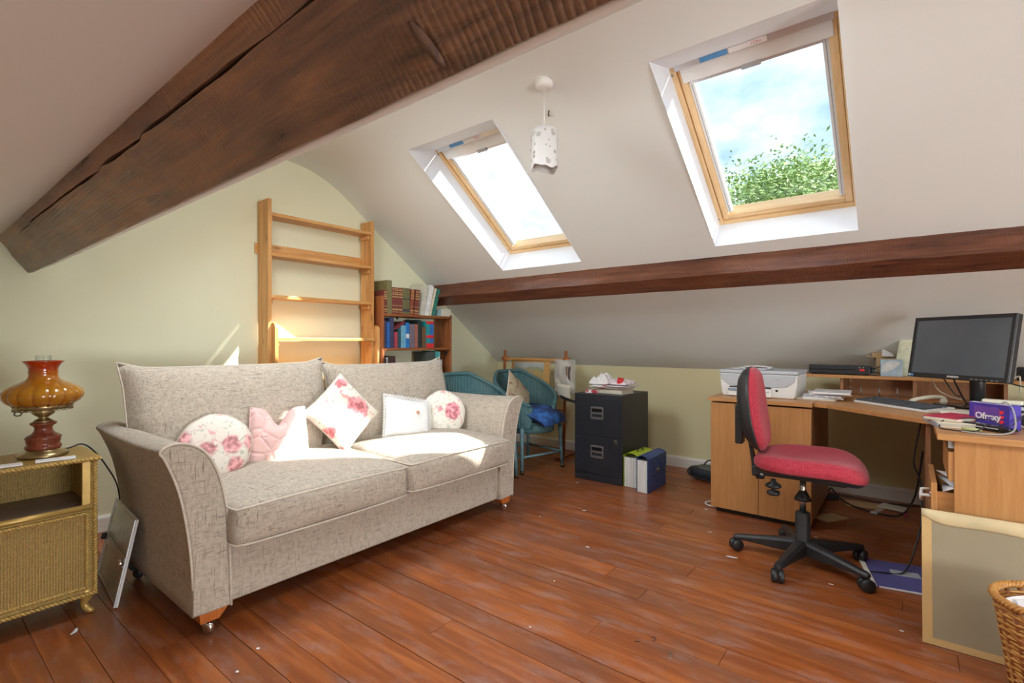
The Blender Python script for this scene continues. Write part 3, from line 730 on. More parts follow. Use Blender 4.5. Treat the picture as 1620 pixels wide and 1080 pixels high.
# back cushions with pointed top corners
for k, (ya, yb, hh) in enumerate(((.640, 1.585, .56), (1.60, 2.52, .535))):
    wd = yb - ya
    def fold(a, b, q):
        q = V(q)
        e = max(0, (abs(a) - .82) / .18) * max(0, (b - .72) / .28); q.y += .026 * e; q.x += math.copysign(.012 * e, a)
        if b < .1: q.x *= 1 - .17 * (.1 - b)
        q.z += .03 * (1 - b * b) * 0
        return q
    mt = frame3((-2.62 - .005 * k, (ya + yb) / 2, .69 - .012 * k), (0, 1, 0), (-sin(R(13)), 0, cos(R(13))), (cos(R(13)), 0, sin(R(13))))
    m = MB(OL); pillow(m, wd, hh, .25, .022, 32, .26, mt, .006, k * 5 + 2, fold)
    b_ = m.build('back_cushion', 'sofa_fabric', SO)
    MB(OL).tube([mt @ p for p in outline(wd, hh, .022, 26, fold, 1.0)], .0048, 6, True).build('piping', 'piping_fabric', b_)
# feet and castors
for fx, fy, fr in ((-2.055, .76, 1), (-2.055, 2.46, 1), (-2.775, .735, 0), (-2.775, 2.485, 0)):
    s_ = -1 if fy < YM else 1
    m = MB(OL); t_, b_ = .05, .032
    m.add([(fx - t_, fy - t_, .09), (fx + t_, fy - t_, .09), (fx + t_, fy + t_, .09), (fx - t_, fy + t_, .09), (fx - b_ + .012, fy - b_ + s_ * .012, .05), (fx + b_ + .012, fy - b_ + s_ * .012, .05), (fx + b_ + .012, fy + b_ + s_ * .012, .05), (fx - b_ + .012, fy + b_ + s_ * .012, .05)],
          [(0, 1, 2, 3), (7, 6, 5, 4), (0, 4, 5, 1), (1, 5, 6, 2), (2, 6, 7, 3), (3, 7, 4, 0)])
    f_ = m.build('foot', 'sofa_foot' if fr else 'black_plastic', SO, bevel=.003)
    c_ = (fx + .022, fy + s_ * .012, .0245); rt = Matrix.Translation(c_) @ Matrix.Rotation(R(90), 4, 'X') @ Matrix.Rotation(R(20), 4, 'Y')
    MB(OL).lathe([(.005, -.012), (.018, -.012), (.0235, -.008), (.0245, 0), (.0235, .008), (.018, .012), (.005, .012)], (0, 0, 0), 18, rt).tube([V(c_) + V((-.012, 0, .012)), V(c_) + V((-.012, 0, .03))], .008, 8).build('castor', 'chrome' if fr else 'black_plastic', f_)

# ------------------------------------------------------------------ scatter cushions
def lean(o, yaw=0, tilt=20, spin=0):
    a = R(tilt); m = frame3((0, 0, 0), (0, 1, 0), (-sin(a), 0, cos(a)), (cos(a), 0, sin(a)))
    return Matrix.Translation(o) @ Matrix.Rotation(R(yaw), 4, 'Z') @ m @ Matrix.Rotation(R(spin), 4, 'Z')
def round_cushion(name, label, mat, o, r, t, yaw, tilt, group=None):
    mt = lean(o, yaw, tilt); th = thing(name, label, 'cushion', (o[0], o[1], o[2] - r * cos(R(tilt))))
    pr = [(.0, -t / 2)] + [(r * sin(R(a)) ** .75, -t / 2 * cos(R(a)) ** .8) for a in range(10, 90, 8)] + [(r, 0)]
    pr += [(a, -b) for a, b in pr[-2::-1]]
    m = MB(th.location); m.lathe(pr, (0, 0, 0), 40, mt, lambda a, z: 1 + .012 * sin(5 * a) + .008 * sin(11 * a + 1)); m.build('cushion_cover', mat, th)
    MB(th.location).tube([mt @ V((r * 1.008 * (1 + .012 * sin(5 * a) + .008 * sin(11 * a + 1)) * cos(a), r * 1.008 * (1 + .012 * sin(5 * a) + .008 * sin(11 * a + 1)) * sin(a), 0)) for a in [2 * pi * i / 48 for i in range(48)]], .004, 6, True).build('piping', 'piping_fabric', th)
    MB(th.location).lathe([(.0, t / 2 + .004), (.012, t / 2 + .002), (.014, t / 2 - .004), (.0, t / 2 - .006)], (0, 0, 0), 12, mt).build('button', mat, th)
    return th
round_cushion('cushion', 'round floral cushion propped by the left sofa arm', 'floral_soft', (-2.405, .915, .615), .142, .11, -22, 20)
round_cushion('cushion', 'round floral cushion with one big pink bloom, by the right arm', 'floral_round', (-2.40, 2.30, .612), .145, .11, -24, 20)
def square_cushion(label, mat, o, w, h, t, yaw, tilt, spin, pinch=.06, piping='piping_fabric', fold=None, lace=False, seed=0, dz=None):
    mt = lean(o, yaw, tilt, spin); th = thing('cushion', label, 'cushion', (o[0], o[1], o[2] - (dz or h / 2)))
    m = MB(th.location); pillow(m, w, h, t, pinch, 26, .42, mt, .005, seed, fold); m.build('cushion_cover', mat, th)
    if lace:
        pts = outline(w, h, pinch, 16, fold); m = MB(th.location); n = len(pts)
        for i in range(n):      # scalloped eyelet edging
            a, b = pts[i], pts[(i + 1) % n]; mid = (a + b) / 2; out = mid.normalized()
            t_ = (b - a).normalized(); r = (b - a).length * .5
            m.tube([mt @ (mid + t_ * cos(q) * r + out * (sin(q) * r * 2.3 + .001)) for q in [pi * k / 7 for k in range(8)]], .0022, 4)
            m.tube([mt @ (mid + t_ * cos(q) * r * .45 + out * (.007 + sin(q) * r * .5)) for q in [2 * pi * k / 7 for k in range(7)]], .0016, 4, True)
        m.build('lace_edging', 'lace', th)
    else: MB(th.location).tube([mt @ p for p in outline(w, h, pinch, 20, fold)], .0038, 6, True).build('piping', piping, th)
    return th, mt
def dent(a, b, q):
    q = V(q); e = max(0, b) ** 1.5
    q.y -= .085 * math.exp(-(a / .33) ** 2) * e; q.z += .05 * math.exp(-(a / .3) ** 2) * e * (-1)
    q.x *= 1 - .10 * max(0, b); q.x += .02 * (1 - b) * a * 0
    return q
square_cushion('quilted plain pink silk cushion with a dented top edge', 'pink_silk', (-2.405, 1.20, .625), .275, .275, .13, -14, 20, -3, .05, 'pink_silk', dent, seed=4)
square_cushion('floral cushion standing on its corner in the sofa middle', 'floral_rose', (-2.42, 1.56, .690), .315, .315, .13, -4, 16, 40, .06, seed=2, dz=.22)
th, mt = square_cushion('white satin cushion with scalloped lace edging', 'white_satin', (-2.405, 2.00, .612), .30, .245, .09, -10, 24, -13, .05, lace=True, seed=6, dz=.15)
MB(th.location).lathe([(0, .056), (.009, .054), (.011, .049), (0, .044)], (.045, .025, 0), 10, mt).build('ribbon_rosette', colmat((.55, .28, .15)), th)

# ------------------------------------------------------------------ gold woven bedside cabinet
CB = thing('bedside_cabinet', 'gold woven bedside cabinet with open shelf and cabriole feet', 'cabinet', (-2.70, .31, 0)); cl_ = CB.location
X0, X1, Y0, Y1, ZB, ZT = -2.86, -2.546, .085, .532, .085, .605
MB(cl_).box(X0 - .008, X1 + .006, Y0 - .008, Y1 + .008, ZT, ZT + .016).build('top', 'gold_weave', CB, bevel=.008, seg=3)
for a, b in ((Y0, Y0 + .018), (Y1 - .018, Y1)): MB(cl_).box(X0, X1, a, b, ZB, ZT).build('side_panel', 'gold_weave', CB, bevel=.004)
MB(cl_).box(X0, X0 + .012, Y0, Y1, ZB, ZT).build('back_panel', 'gold_weave', CB)
for a, b in ((Y0 + .018, Y0 + .045), (Y1 - .045, Y1 - .018)): MB(cl_).box(X1 - .02, X1 - .002, a, b, .43, ZT).build('front_post', 'gold_paint', CB, bevel=.002)
sh_ = MB(cl_).box(X0 + .01, X1 - .004, Y0 + .018, Y1 - .018, .415, .430).build('shelf', 'shelf_grey', CB)
MB(cl_).tube([(X1 - .002, Y0 + .018, .424), (X1 - .002, Y1 - .018, .424)], .0115, 10).build('shelf_edge', 'gold_paint', sh_)
MB(cl_).box(X1 - .014, X1 - .003, Y0 + .002, Y1 - .002, ZB - .004, .414).build('front_frame', 'gold_weave', CB)
fp = MB(cl_).box(X1 - .016, X1 + .002, Y0 + .03, Y1 - .028, .105, .405).build('door', 'gold_weave', CB, bevel=.002)
def braid(p0, p1, r, pitch, mb):
    p0, p1 = V(p0), V(p1); L = (p1 - p0).length; t = (p1 - p0).normalized(); up = V((1, 0, 0)) if abs(t.x) < .5 else V((0, 0, 1)); b = t.cross(up)
    n = int(L / pitch * 6)
    for ph in (0, pi):
        mb.tube([p0 + t * (L * i / n) + (up * cos(2 * pi * L * i / n / pitch + ph) + b * sin(2 * pi * L * i / n / pitch + ph)) * r * .55 for i in range(n + 1)], r * .62, 5)
m = MB(cl_); a, b, c, d = Y0 + .034, Y1 - .032, .110, .400
for p, q in (((a, c), (b, c)), ((b, c), (b, d)), ((a, d), (b, d)), ((a, c), (a, d))): braid((X1 + .005, *p), (X1 + .005, *q), .0062, .022, m)
m.build('braid_trim', 'gold_braid', fp)
m = MB(cl_)
for p, q in (((X1 + .004, Y0 + .008, ZB), (X1 + .004, Y0 + .008, ZT)), ((X1 + .004, Y1 - .006, ZB), (X1 + .004, Y1 - .006, ZT)), ((X1 + .004, Y0, ZB - .004), (X1 + .004, Y1, ZB - .004)), ((X1 + .008, Y0, ZT + .008), (X1 + .008, Y1 + .006, ZT + .008)), ((X0, Y1 + .008, ZT + .008), (X1 + .006, Y1 + .008, ZT + .008))): braid(p, q, .0078, .026, m)
m.build('braid_edging', 'gold_braid', CB)
for fx, fy, sx, sy in ((X1 - .035, Y1 - .035, 1, 1), (X1 - .035, Y0 + .035, 1, -1), (X0 + .035, Y1 - .035, -1, 1), (X0 + .035, Y0 + .035, -1, -1)):
    d = V((sx, sy, 0)).normalized()
    m = MB(cl_); m.tube([V((fx, fy, .092)), V((fx, fy, .080)) + d * .012, V((fx, fy, .060)) + d * .012, V((fx, fy, .036)) + d * .002, V((fx, fy, .018)) + d * .012, V((fx, fy, .0085)) + d * .026, V((fx, fy, .0065)) + d * .038], [.034, .030, .021, .0135, .0145, .0125, .0065], 12)
    m.build('foot', 'gold_paint', CB)
TOPZ = ZT + .0165
def card(label, x, y, w, d, rz):
    t = MB().box(-w / 2, w / 2, -d / 2, d / 2, 0, .006).build('card_pad', 'paper', None, bevel=.001); t.location = (x, y, TOPZ + .001); t.rotation_euler = (0, 0, rz)
    tag(t, label, 'card')
card('white card in front of the oil lamp base', -2.580, .415, .045, .115, R(-10)); card('white card at the photo edge left of the oil lamp', -2.585, .265, .045, .115, R(-5))

# ------------------------------------------------------------------ oil-style table lamp
LX, LY = -2.72, .40
LP = thing('table_lamp', 'oil-style lamp with ribbed amber glass shade and turned wooden stem', 'lamp', (LX, LY, TOPZ + .001))
MB().lathe([(0, 0), (.076, 0), (.078, .006), (.074, .013), (.060, .020), (.052, .027), (.050, .030)], n=36).build('base', 'brass', LP)
MB().lathe([(.0, .028), (.052, .028), (.056, .034), (.056, .041), (.051, .046), (.050, .052), (.053, .058), (.053, .066), (.055, .070), (.056, .076), (.048, .083), (.036, .090), (.029, .100), (.027, .112), (.031, .120), (.040, .126), (.041, .133), (.036, .136), (0, .136)], n=36).build('stem', 'mahogany', LP)
MB().lathe([(.034, .135), (.030, .142), (.018, .149), (.014, .154), (.022, .160), (.033, .168), (.036, .178), (.034, .187), (.028, .193), (0, .195)], n=32).build('burner', 'brass', LP)
m = MB().lathe([(.030, .192), (.036, .196), (.033, .201), (.026, .206), (.022, .212)], n=40, fn=lambda a, z: 1 + .05 * sin(20 * a)); g_ = m.build('burner_crown', 'brass_dark', LP)
ky_ = MB().tube(bez([(0, -.030, .186), (.006, -.050, .183), (.010, -.066, .178)], 6), .0028, 6).tube([(.012 + .009 * cos(a) * .3, -.075 + .010 * cos(a), .176 + .008 * sin(a)) for a in [2 * pi * i / 14 for i in range(14)]], .0026, 6, True).build('wick_key', 'brass_dark', LP)
m = MB(); N_ = 60
m.lathe([(.0885, .190), (.0885, .212), (.0905, .214), (.0905, .190), (.0885, .190)], n=48)
for i in range(40):
    a = 2 * pi * i / 40; m.tube([(.0895 * cos(a + q) , .0895 * sin(a + q), .190 - .006 * sin(pi * (q / .157))) for q in (0, .04, .08, .12, .157)], .0014, 4)
gal = m.build('gallery', 'brass', LP)
for i in range(18):
    a = 2 * pi * i / 18; MB().lathe([(0, .003), (.0028, .002), (.0034, 0)], (0, 0, 0), 8, Matrix.Translation((.0905 * cos(a), .0905 * sin(a), .203)) @ Matrix.Rotation(a, 4, 'Z') @ Matrix.Rotation(R(90), 4, 'Y')).build('gallery_bead', 'brass_dark', gal)
m = MB()
for k in range(4): m.tube([(.03 * cos(R(90 * k + 20)), .03 * sin(R(90 * k + 20)), .190), (.089 * cos(R(90 * k + 20)), .089 * sin(R(90 * k + 20)), .196)], .002, 6)
m.build('gallery_arm', 'brass_dark', LP)
rib = lambda a, z: 1 + (.045 * (abs(sin(8 * a)) ** .55 - .6) * max(0, 1 - abs((z - .245) / .062) ** 2.5))
oc = [(.086, .203), (.098, .207), (.112, .218), (.121, .232), (.124, .246), (.120, .260), (.108, .274), (.090, .286), (.070, .296), (.054, .304), (.047, .313), (.0445, .324), (.046, .332), (.0465, .338), (.045, .344), (.047, .354), (.053, .366), (.062, .376), (.065, .380)]
MB().lathe(oc + [(r - .003, z) for r, z in oc[::-1]] + [oc[0]], n=128, fn=rib).build('shade', 'amber_glass', LP)
ch = [(.024, .206), (.030, .235), (.031, .255), (.026, .29), (.0245, .34), (.0245, .402)]
MB().lathe(ch + [(r - .0012, z) for r, z in ch[::-1]] + [ch[0]], n=32).build('chimney', 'clear_glass', LP)
cord = bez([V(p) - LP.location for p in ((LX - .06, LY + .045, TOPZ + .006), (LX - .075, LY + .09, TOPZ + .006), (-2.81, .535, TOPZ + .014), (-2.815, .575, TOPZ - .02), (-2.83, .625, .52), (-2.86, .675, .40), (-2.93, .70, .20), (-3.0, .69, .012), (-3.1, .68, .006))], 10)
MB().tube(cord, .0032, 6).build('cord', 'black_plastic', LP)

# ------------------------------------------------------------------ drawing board leaning on the sofa arm
DB = thing('drawing_board', 'pale drawing board with sliding rule leaning by the sofa arm', 'drawing board', (-2.505, .585, .004))
ex = V((-.996, .085, 0)).normalized(); ey = V((.03, .20, .97)).normalized(); ey = (ey - ex * ey.dot(ex)).normalized(); ez = ex.cross(ey)
mt = frame3((0, 0, 0), ex, ey, ez); 
if ez.y > 0: ez = -ez
W_, H_ = .44, .345
DBM = frame3((0, 0, 0), ex, ey, ez)
DBc = thing_m = DB
mm = lambda: MB()
MB().box(0, W_, 0, H_, -.006, .004, mat=DBM).build('board', 'white_plastic', DB, bevel=.003)
MB().box(.014, W_ - .014, .014, H_ - .012, .004, .0052, mat=DBM).build('board_surface', colmat((.50, .53, .40), .2), DB)
for a, b in ((.0, .012), (W_ - .012, W_)): MB().box(a, b, 0, H_, .004, .010, mat=DBM).build('edge_rail', 'alu', DB, bevel=.001)
MB().box(.0, W_, .155, .192, .010, .0135, mat=DBM).build('sliding_rule', 'clear_plastic', DB, bevel=.001)
for a, q in ((.006, 'chrome'), (W_ - .02, 'black_plastic')): MB().lathe([(0, .030), (.012, .029), (.014, .024), (.014, .012), (0, .012)], (a, .174, 0), 14, DBM).build('rule_clamp', q, DB)
MB().box(.018, .028, .02, .05, .0052, .0062, mat=DBM).build('size_mark', 'black_plastic', DB)

# ------------------------------------------------------------------ pine shelf unit against the gable
PS = thing('pine_shelf_unit', 'tall empty pine shelf unit with stepped sides against gable wall', 'shelf', (-3.505, 2.07, 0)); po = PS.location
PXB, PXF = GX + .022, -3.43      # back / front of the upper sides
for ya in (1.636, 2.477):
    MB(po).box(PXB, PXF, ya, ya + .026, 0, 2.062).build('side_board', 'pine_z', PS, bevel=.002)
for ya in (1.6625, 2.5035):
    prof_ = [(PXB + .05, 0), (PXF + .045, 0), (PXF + .045, 1.178), (PXF + .04, 1.194), (PXF + .028, 1.206), (PXF + .01, 1.211), (PXB + .05, 1.211)]
    MB(po).prism(prof_, ya, ya + .025, 1).build('lower_side_board', 'pine_z', PS, bevel=.003)
for z, xf, ya in ((1.948, PXF - .004, 1.6625), (1.671, PXF - .002, 1.6625), (1.378, PXF, 1.6625), (1.084, PXF + .04, 1.688), (.80, PXF + .04, 1.688), (.48, PXF + .04, 1.688), (.17, PXF + .04, 1.688)):
    MB(po).box(PXB + .004, xf, ya, 2.4765, z, z + .024).build('shelf', 'pine_y', PS, bevel=.003)
    for yy in (ya + .0005, 2.458): MB(po).box(PXB + .03, xf - .02, yy, yy + .018, z - .035, z - .001).build('cleat', 'pine_x', PS, bevel=.003)
MB(po).box(PXB - .0195, PXB - .0005, 1.62, 2.49, 1.70, 1.775).build('back_rail', 'pine_y', PS, bevel=.002)

# ------------------------------------------------------------------ dark stained bookcase and its books
BC = thing('bookcase', 'dark red stained bookcase filled with books in the corner', 'bookcase', (-3.46, 2.93, 0)); bo = BC.location
BX0, BX1 = GX + .025, -3.36
for ya, zt in ((2.531, 1.455), (3.300, 1.325)):
    MB(bo).box(BX0, BX1, ya, ya + .022, 0, zt).build('side_board', 'redwood_z', BC, bevel=.003)
SH = [1.290, 1.003, .70, .38, .08]
for z in SH: MB(bo).box(BX0 + .01, BX1 + (.004 if z < 1.2 else 0), 2.5535, 3.300 if z < 1.2 else 3.322, z, z + .022).build('shelf', 'redwood_y', BC, bevel=.003)
for yy, z in ((2.70, 1.27), (3.27, .965)): MB(bo).tube([(BX1 - .03, yy, z + .02), (BX1 - .02, yy, z), (BX1 - .012, yy, z + .008)], .008, 8).build('bracket', 'black_plastic', BC)
def book(label, y, z, th, h, d, col, lean=0, bands=None, group='books in the dark bookcase', title=None, front=BX1 - .01, rough=.6, name='book', extra=None):
    """upright book, spine facing the room; y is its left (low Y) bottom edge; lean in degrees towards +Y"""
    t = MB(); c = .003
    t.box(-d, 0, 0, c, 0, h).box(-d, 0, th - c, th, 0, h).box(-.003, 0, c, th - c, 0, h)
    cm = colmat(col, rough); o = t.build(name, cm, None, bevel=.0012, seg=1)
    o.location = (front, y, z); o.rotation_euler = (R(-lean), 0, 0)
    MB().box(-d + .004, -.003, c, th - c, .004, h - .004).build('pages', 'page_edges', o)
    if bands:
        bc, zs_ = bands; m = MB()
        for a, b in zs_: m.box(.0002, .0012, .001, th - .001, a * h, b * h)
        m.build('spine_print', colmat(bc, .4), o)
    if extra:
        for (a, b), cc in extra: MB().box(.0002, .0014, 0, th, a * h, b * h).build('spine_block', colmat(cc, .5), o)
    tag(o, label, 'book', group); return o
G = (.55, .40, .16); rb = [(.06, .08), (.14, .19), (.30, .32), (.62, .66), (.72, .76), (.80, .82), (.88, .90), (.93, .95)]
RD = (.20, .045, .035); OLV = (.20, .18, .075); z = SH[0] + .0225; g = 'books on the top bookcase shelf'
y = 2.557
row1 = [('short dark book at the pine shelf end of the top row', .030, .19, RD, rb, 0, G), ('tall olive green book at the left of the top row', .046, .275, OLV, None, 0, G),
        ('thin old red volume beside the tall olive book', .024, .222, RD, rb, 0, G), ('old red gilt volume, second of the left red trio', .040, .222, RD, rb, 0, G), ('old red gilt volume left of the green pair', .038, .222, RD, rb, 0, G),
        ('wider old green volume right of the red trio', .044, .225, (.17, .16, .07), [(.1, .2), (.55, .6)], 0, (.06, .06, .09)), ('narrower old green volume left of the rust book', .032, .225, (.17, .16, .07), [(.1, .2), (.55, .6)], 0, (.06, .06, .09)),
        ('rust-orange old volume right of the green pair', .034, .222, (.28, .07, .035), rb, 4, G), ('leaning red gilt volume left of the white books', .046, .225, RD, rb, 7, G)]
for lb, th_, h_, col, bd, ln, bc in row1:
    d_ = .17 + .01 * (h_ > .25)
    book(lb, y, z + (.0), th_, h_, d_, col, ln, (bc, bd) if bd else None, g); y += th_ / cos(R(ln)) + .0025 + (.006 if ln else 0)
y += .022
for lb, th_, h_, col, ln, dy in (('large cream-spined book leaning right on the top shelf', .040, .275, (.62, .61, .52), 10, .044), ('big white hardback leaning right on the top shelf', .046, .285, (.80, .81, .82), 14, .052), ('ivory thin book leaning between white and green ones', .024, .262, (.72, .69, .54), 16, .029), ('teal green book leaning at the end of the row', .034, .262, (.035, .22, .17), 18, .04)):
    book(lb, y, z + .001, th_, h_, .19, col, ln, None, g, front=BX1 - .006); y += dy
# flat box and paper at the end of the top shelf
bx = thing('storage_box', 'small white box lying at the end of top bookcase shelf', 'box', (-3.44, 3.245, z + .001)); 
MB().box(-.07, .07, -.05, .075, 0, .068).build('box_body', 'paper_cream', bx, bevel=.002); MB().box(-.07, .072, -.085, -.052, 0, .06).build('side_flap', colmat((.30, .50, .52)), bx); MB().box(-.06, .0, .04, .10, .0685, .0715).build('loose_sheet', 'paper', bx)
z = SH[1] + .0225; y = 2.556; g = 'books on the middle bookcase shelf'
for lb, th_, h_, col, ln, gap, ex_ in (
    ('navy book at the left end of the middle shelf', .030, .225, (.030, .05, .13), 0, .003, None), ('bright blue spine second from left on the middle shelf', .024, .215, (.02, .14, .50), 0, .003, None),
    ('tall dark indigo book on the middle shelf', .038, .252, (.05, .055, .13), 0, .010, None), ('small crimson book under the slanting maroon book', .030, .135, (.42, .06, .09), 0, .004, None),
    ('dark teal book beside the crimson one', .030, .160, (.02, .075, .10), 0, .004, None), ('pale blue paperback on the middle shelf', .050, .192, (.16, .42, .60), 0, .003, None),
    ('strong blue paperback with white patch', .034, .218, (.02, .20, .58), 0, .008, [((.38, .55), (.8, .8, .82))]), ('grey-purple paperback on the middle shelf', .050, .205, (.18, .15, .19), 0, .003, None),
    ('brick-red paperback beside the grey-purple one', .036, .205, (.36, .13, .10), 0, .004, None), ('tall black-green binder on the middle shelf', .036, .245, (.02, .035, .035), 0, .014, None),
    ('brown book before the red-blue annuals', .038, .185, (.17, .09, .045), 0, .004, None),
    ('teal and red banded annual on the middle shelf', .044, .235, (.02, .30, .33), 0, .001, [((.0, .16), (.75, .03, .04)), ((.36, .47), (.75, .03, .04)), ((.90, 1), (.75, .03, .04))]),
    ('blue and red banded annual at the row end', .044, .235, (.03, .17, .52), 0, .001, [((.0, .16), (.75, .03, .04)), ((.36, .47), (.75, .03, .04)), ((.90, 1), (.75, .03, .04))])):
    book(lb, y, z, th_, h_, .175, col, ln, None, g, extra=ex_); y += th_ + gap
o = book('maroon book lying slanted on top of shorter books', 2.655, z + .168, .022, .125, .16, (.19, .03, .04), 62, None, g); 
z = SH[2] + .0225; g = 'books on the lower bookcase shelf'; y = 2.557
for lb, th_, h_, col, gap in (('black book at the left of the lower shelf', .022, .215, (.02, .02, .025), .003), ('white spined book on the lower shelf', .012, .225, (.75, .75, .75), .003), ('dark brown photo-covered book on the lower shelf', .075, .235, (.085, .05, .045), .002), ('pale pink thin book on the lower shelf', .018, .215, (.55, .42, .42), .225)):
    book(lb, y, z, th_, h_, .17, col, 0, None, g); y += th_ + gap
y = 3.02
for lb, th_, h_, col, gap in (('thick dark patterned book at the right of lower shelf', .10, .265, (.07, .085, .075), .003), ('teal spined book on the lower shelf', .030, .27, (.05, .33, .33), .002), ('light teal book on the lower shelf', .028, .265, (.14, .45, .45), .002), ('pale grey book at the lower shelf end', .022, .19, (.55, .58, .58), .002)):
    book(lb, y, z, th_, h_, .17, col, 0, None, g); y += th_ + gap

# ------------------------------------------------------------------ two loom chairs
def loom_chair(label, loc, rz):
    t = thing('tub_chair', label, 'chair', loc, rz)
    # local: +x front, seat centre at origin; woven tub with vertical ribs
    ra, rb_ = .265, .265; NU, NV = 193, 8
    def plan(s):            # s in [-1,1] around the tub, 0 = middle of back
        a = s * R(152); x = -ra * cos(a) * (1.02 if abs(s) < .5 else 1.02); y = rb_ * sin(a)
        if abs(s) > .62: x = min(x, .26)
        return x, y
    def top(s): 
        k = abs(s); return .81 - .27 * max(0, (k - .2) / .8) ** .95
    def shell(u, v):
        s = u * 2 - 1; x, y = plan(s); zt = top(s); z = .36 + (zt - .36) * v
        flare = 1 + .10 * v * (1 - .4 * abs(s)); rib_ = 1 + .024 * abs(sin(pi * u * (NU - 1) / 4))
        return V((x * flare * rib_, y * flare * rib_, z))
    m = MB(); m.grid(shell, NU, NV); 
    inner = lambda u, v: (lambda p: V((p.x * .955, p.y * .955, p.z)))(shell(u, v))
    m.grid(inner, NU, NV); m.build('woven_back', 'loom_blue', t)
    rim = [shell(i / 48, 1) * 1 for i in range(49)]; rim = [V((p.x * .978, p.y * .978, p.z)) for p in rim]
    MB().tube(rim, .017, 8).build('rim', 'loom_blue', t)
    for s in (0, 1): MB().tube([V((shell(s, v).x * .978, shell(s, v).y * .978, shell(s, v).z)) for v in (0, .25, .5, .75, 1)], .016, 8).build('arm_front', 'loom_blue', t)
    sp = [(.25 * cos(R(a)) * (1.06 if abs(a) < 60 else 1), .245 * sin(R(a))) for a in range(0, 360, 12)]
    MB().prism(sp, .375, .405, 2).build('seat', 'loom_blue', t, bevel=.01)
    ap = [V((p[0] * 1.02, p[1] * 1.02, 0)) for p in sp]
    MB().prism([(p[0] * 1.03, p[1] * 1.03) for p in sp], .315, .376, 2, smooth=True).build('seat_apron', 'loom_blue', t)
    L = [(.235, -.215), (.235, .215), (-.18, -.17), (-.18, .17)]; foot = [(x * 1.08, y * 1.06) for x, y in L]
    for (x, y), (fx, fy) in zip(L, foot):
        lg = MB().tube([(x, y, .37), (fx, fy, .008)], [.018, .015], 10).build('leg', 'loom_leg', t)
        MB().tube([(fx, fy, .03), (fx, fy, .0005)], [.0175, .0165], 10).build('leg_cap', 'brass_dark', lg)
    def at(i, z): k = (z - .37) / (.008 - .37); return V((L[i][0] + (foot[i][0] - L[i][0]) * k, L[i][1] + (foot[i][1] - L[i][1]) * k, z))
    for a, b in ((0, 1), (2, 3), (0, 2), (1, 3)): MB().tube([at(a, .135), at(b, .135)], .010, 8).build('stretcher', 'loom_leg', t)
    t.scale = (.95, .95, 1); return t
loom_chair('blue-green woven tub chair holding cushions beside the filing cabinet', (-2.63, 3.50, 0), R(-16))
loom_chair('blue-green woven tub chair mostly hidden behind the sofa arm', (-2.70, 2.935, 0), R(-6))
# cushions on the first chair
def free_pillow(name, label, mat, w, h, t, mt, base, pip=None, pinch=.06, seed=0, fold=None):
    th = thing(name, label, 'cushion', base); inv = Matrix.Translation(-V(base))
    m = MB(); pillow(m, w, h, t, pinch, 24, .42, inv @ mt, .006, seed, fold); m.build('cushion_cover', mat, th)
    MB().tube([inv @ mt @ p for p in outline(w, h, pinch, 16, fold)], .004, 6, True).build('piping', pip or mat, th); return th
mt = Matrix.Translation((-2.60, 3.36, .635)) @ Matrix.Rotation(R(14), 4, 'Z') @ frame3((0, 0, 0), (0, 1, 0), (-sin(R(28)), 0, cos(R(28))), (cos(R(28)), 0, sin(R(28)))) @ Matrix.Rotation(R(38), 4, 'Z')
free_pillow('cushion', 'tapestry cushion tipped on its corner in the tub chair', 'tapestry', .33, .30, .09, mt, (-2.60, 3.34, .44), 'paper_cream')
def crumple(a, b, q):
    q = V(q); q.z += .018 * sin(a * 3 + b) * cos(b * 2.4) - .10 * max(0, a - .35) ** 2; r = max(1, (a * a + b * b) ** .5 / 1.18); q.x /= r; q.y /= r; return q
mt = Matrix.Translation((-2.50, 3.50, .468)) @ Matrix.Rotation(R(8), 4, 'Z') @ Matrix.Rotation(R(8), 4, 'Y')
free_pillow('cushion', 'crumpled blue denim cushion on the tub chair seat', 'denim', .42, .42, .13, mt, (-2.50, 3.50, .405), None, .01, 3, crumple)

# ------------------------------------------------------------------ embroidery frame stand
ES = thing('embroidery_frame', 'wooden embroidery frame stand with an unfinished landscape picture', 'frame', (-2.88, 4.02, 0)); eo = ES.location
for x in (-3.25, -2.51):
    MB(eo).tube([(x, 3.93, .02), (x - .01, 3.99, .99)], .014, 10).build('post', 'redwood_z', ES)
    MB(eo).tube([(x - .03, 3.985, .905), (x + .03, 3.985, .905)], .024, 10).build('clamp_nut', 'sofa_foot', ES)
    MB(eo).tube([(x, 3.80, .014), (x, 4.10, .014)], .014, 8).build('foot_bar', 'redwood_y', ES)
rail = MB(eo).box(-3.24, -2.52, 3.968, 3.996, .892, .916).build('top_rail', 'pine_x', ES, bevel=.004)
MB(eo).box(-3.24, -2.52, 3.925, 3.95, .42, .445).build('bottom_rail', 'redwood_x', ES, bevel=.004)
def cl_pt(x, z): return V((x, 3.935 + (z - .43) * .106, z))
cv = MB(eo); cv.sheet(lambda u, v: cl_pt(-3.16 + .47 * u, .44 + .46 * v), 3, 3, (0, .003, 0)); cv.build('canvas_border', 'canvas_cloth', ES)
m = MB(eo); m.sheet(lambda u, v: cl_pt(-3.125 + .36 * u, .52 + .355 * v) + V((0, -.0015, 0)), 3, 3, (0, .002, 0)); m.build('stitched_picture', 'embroidery', ES)
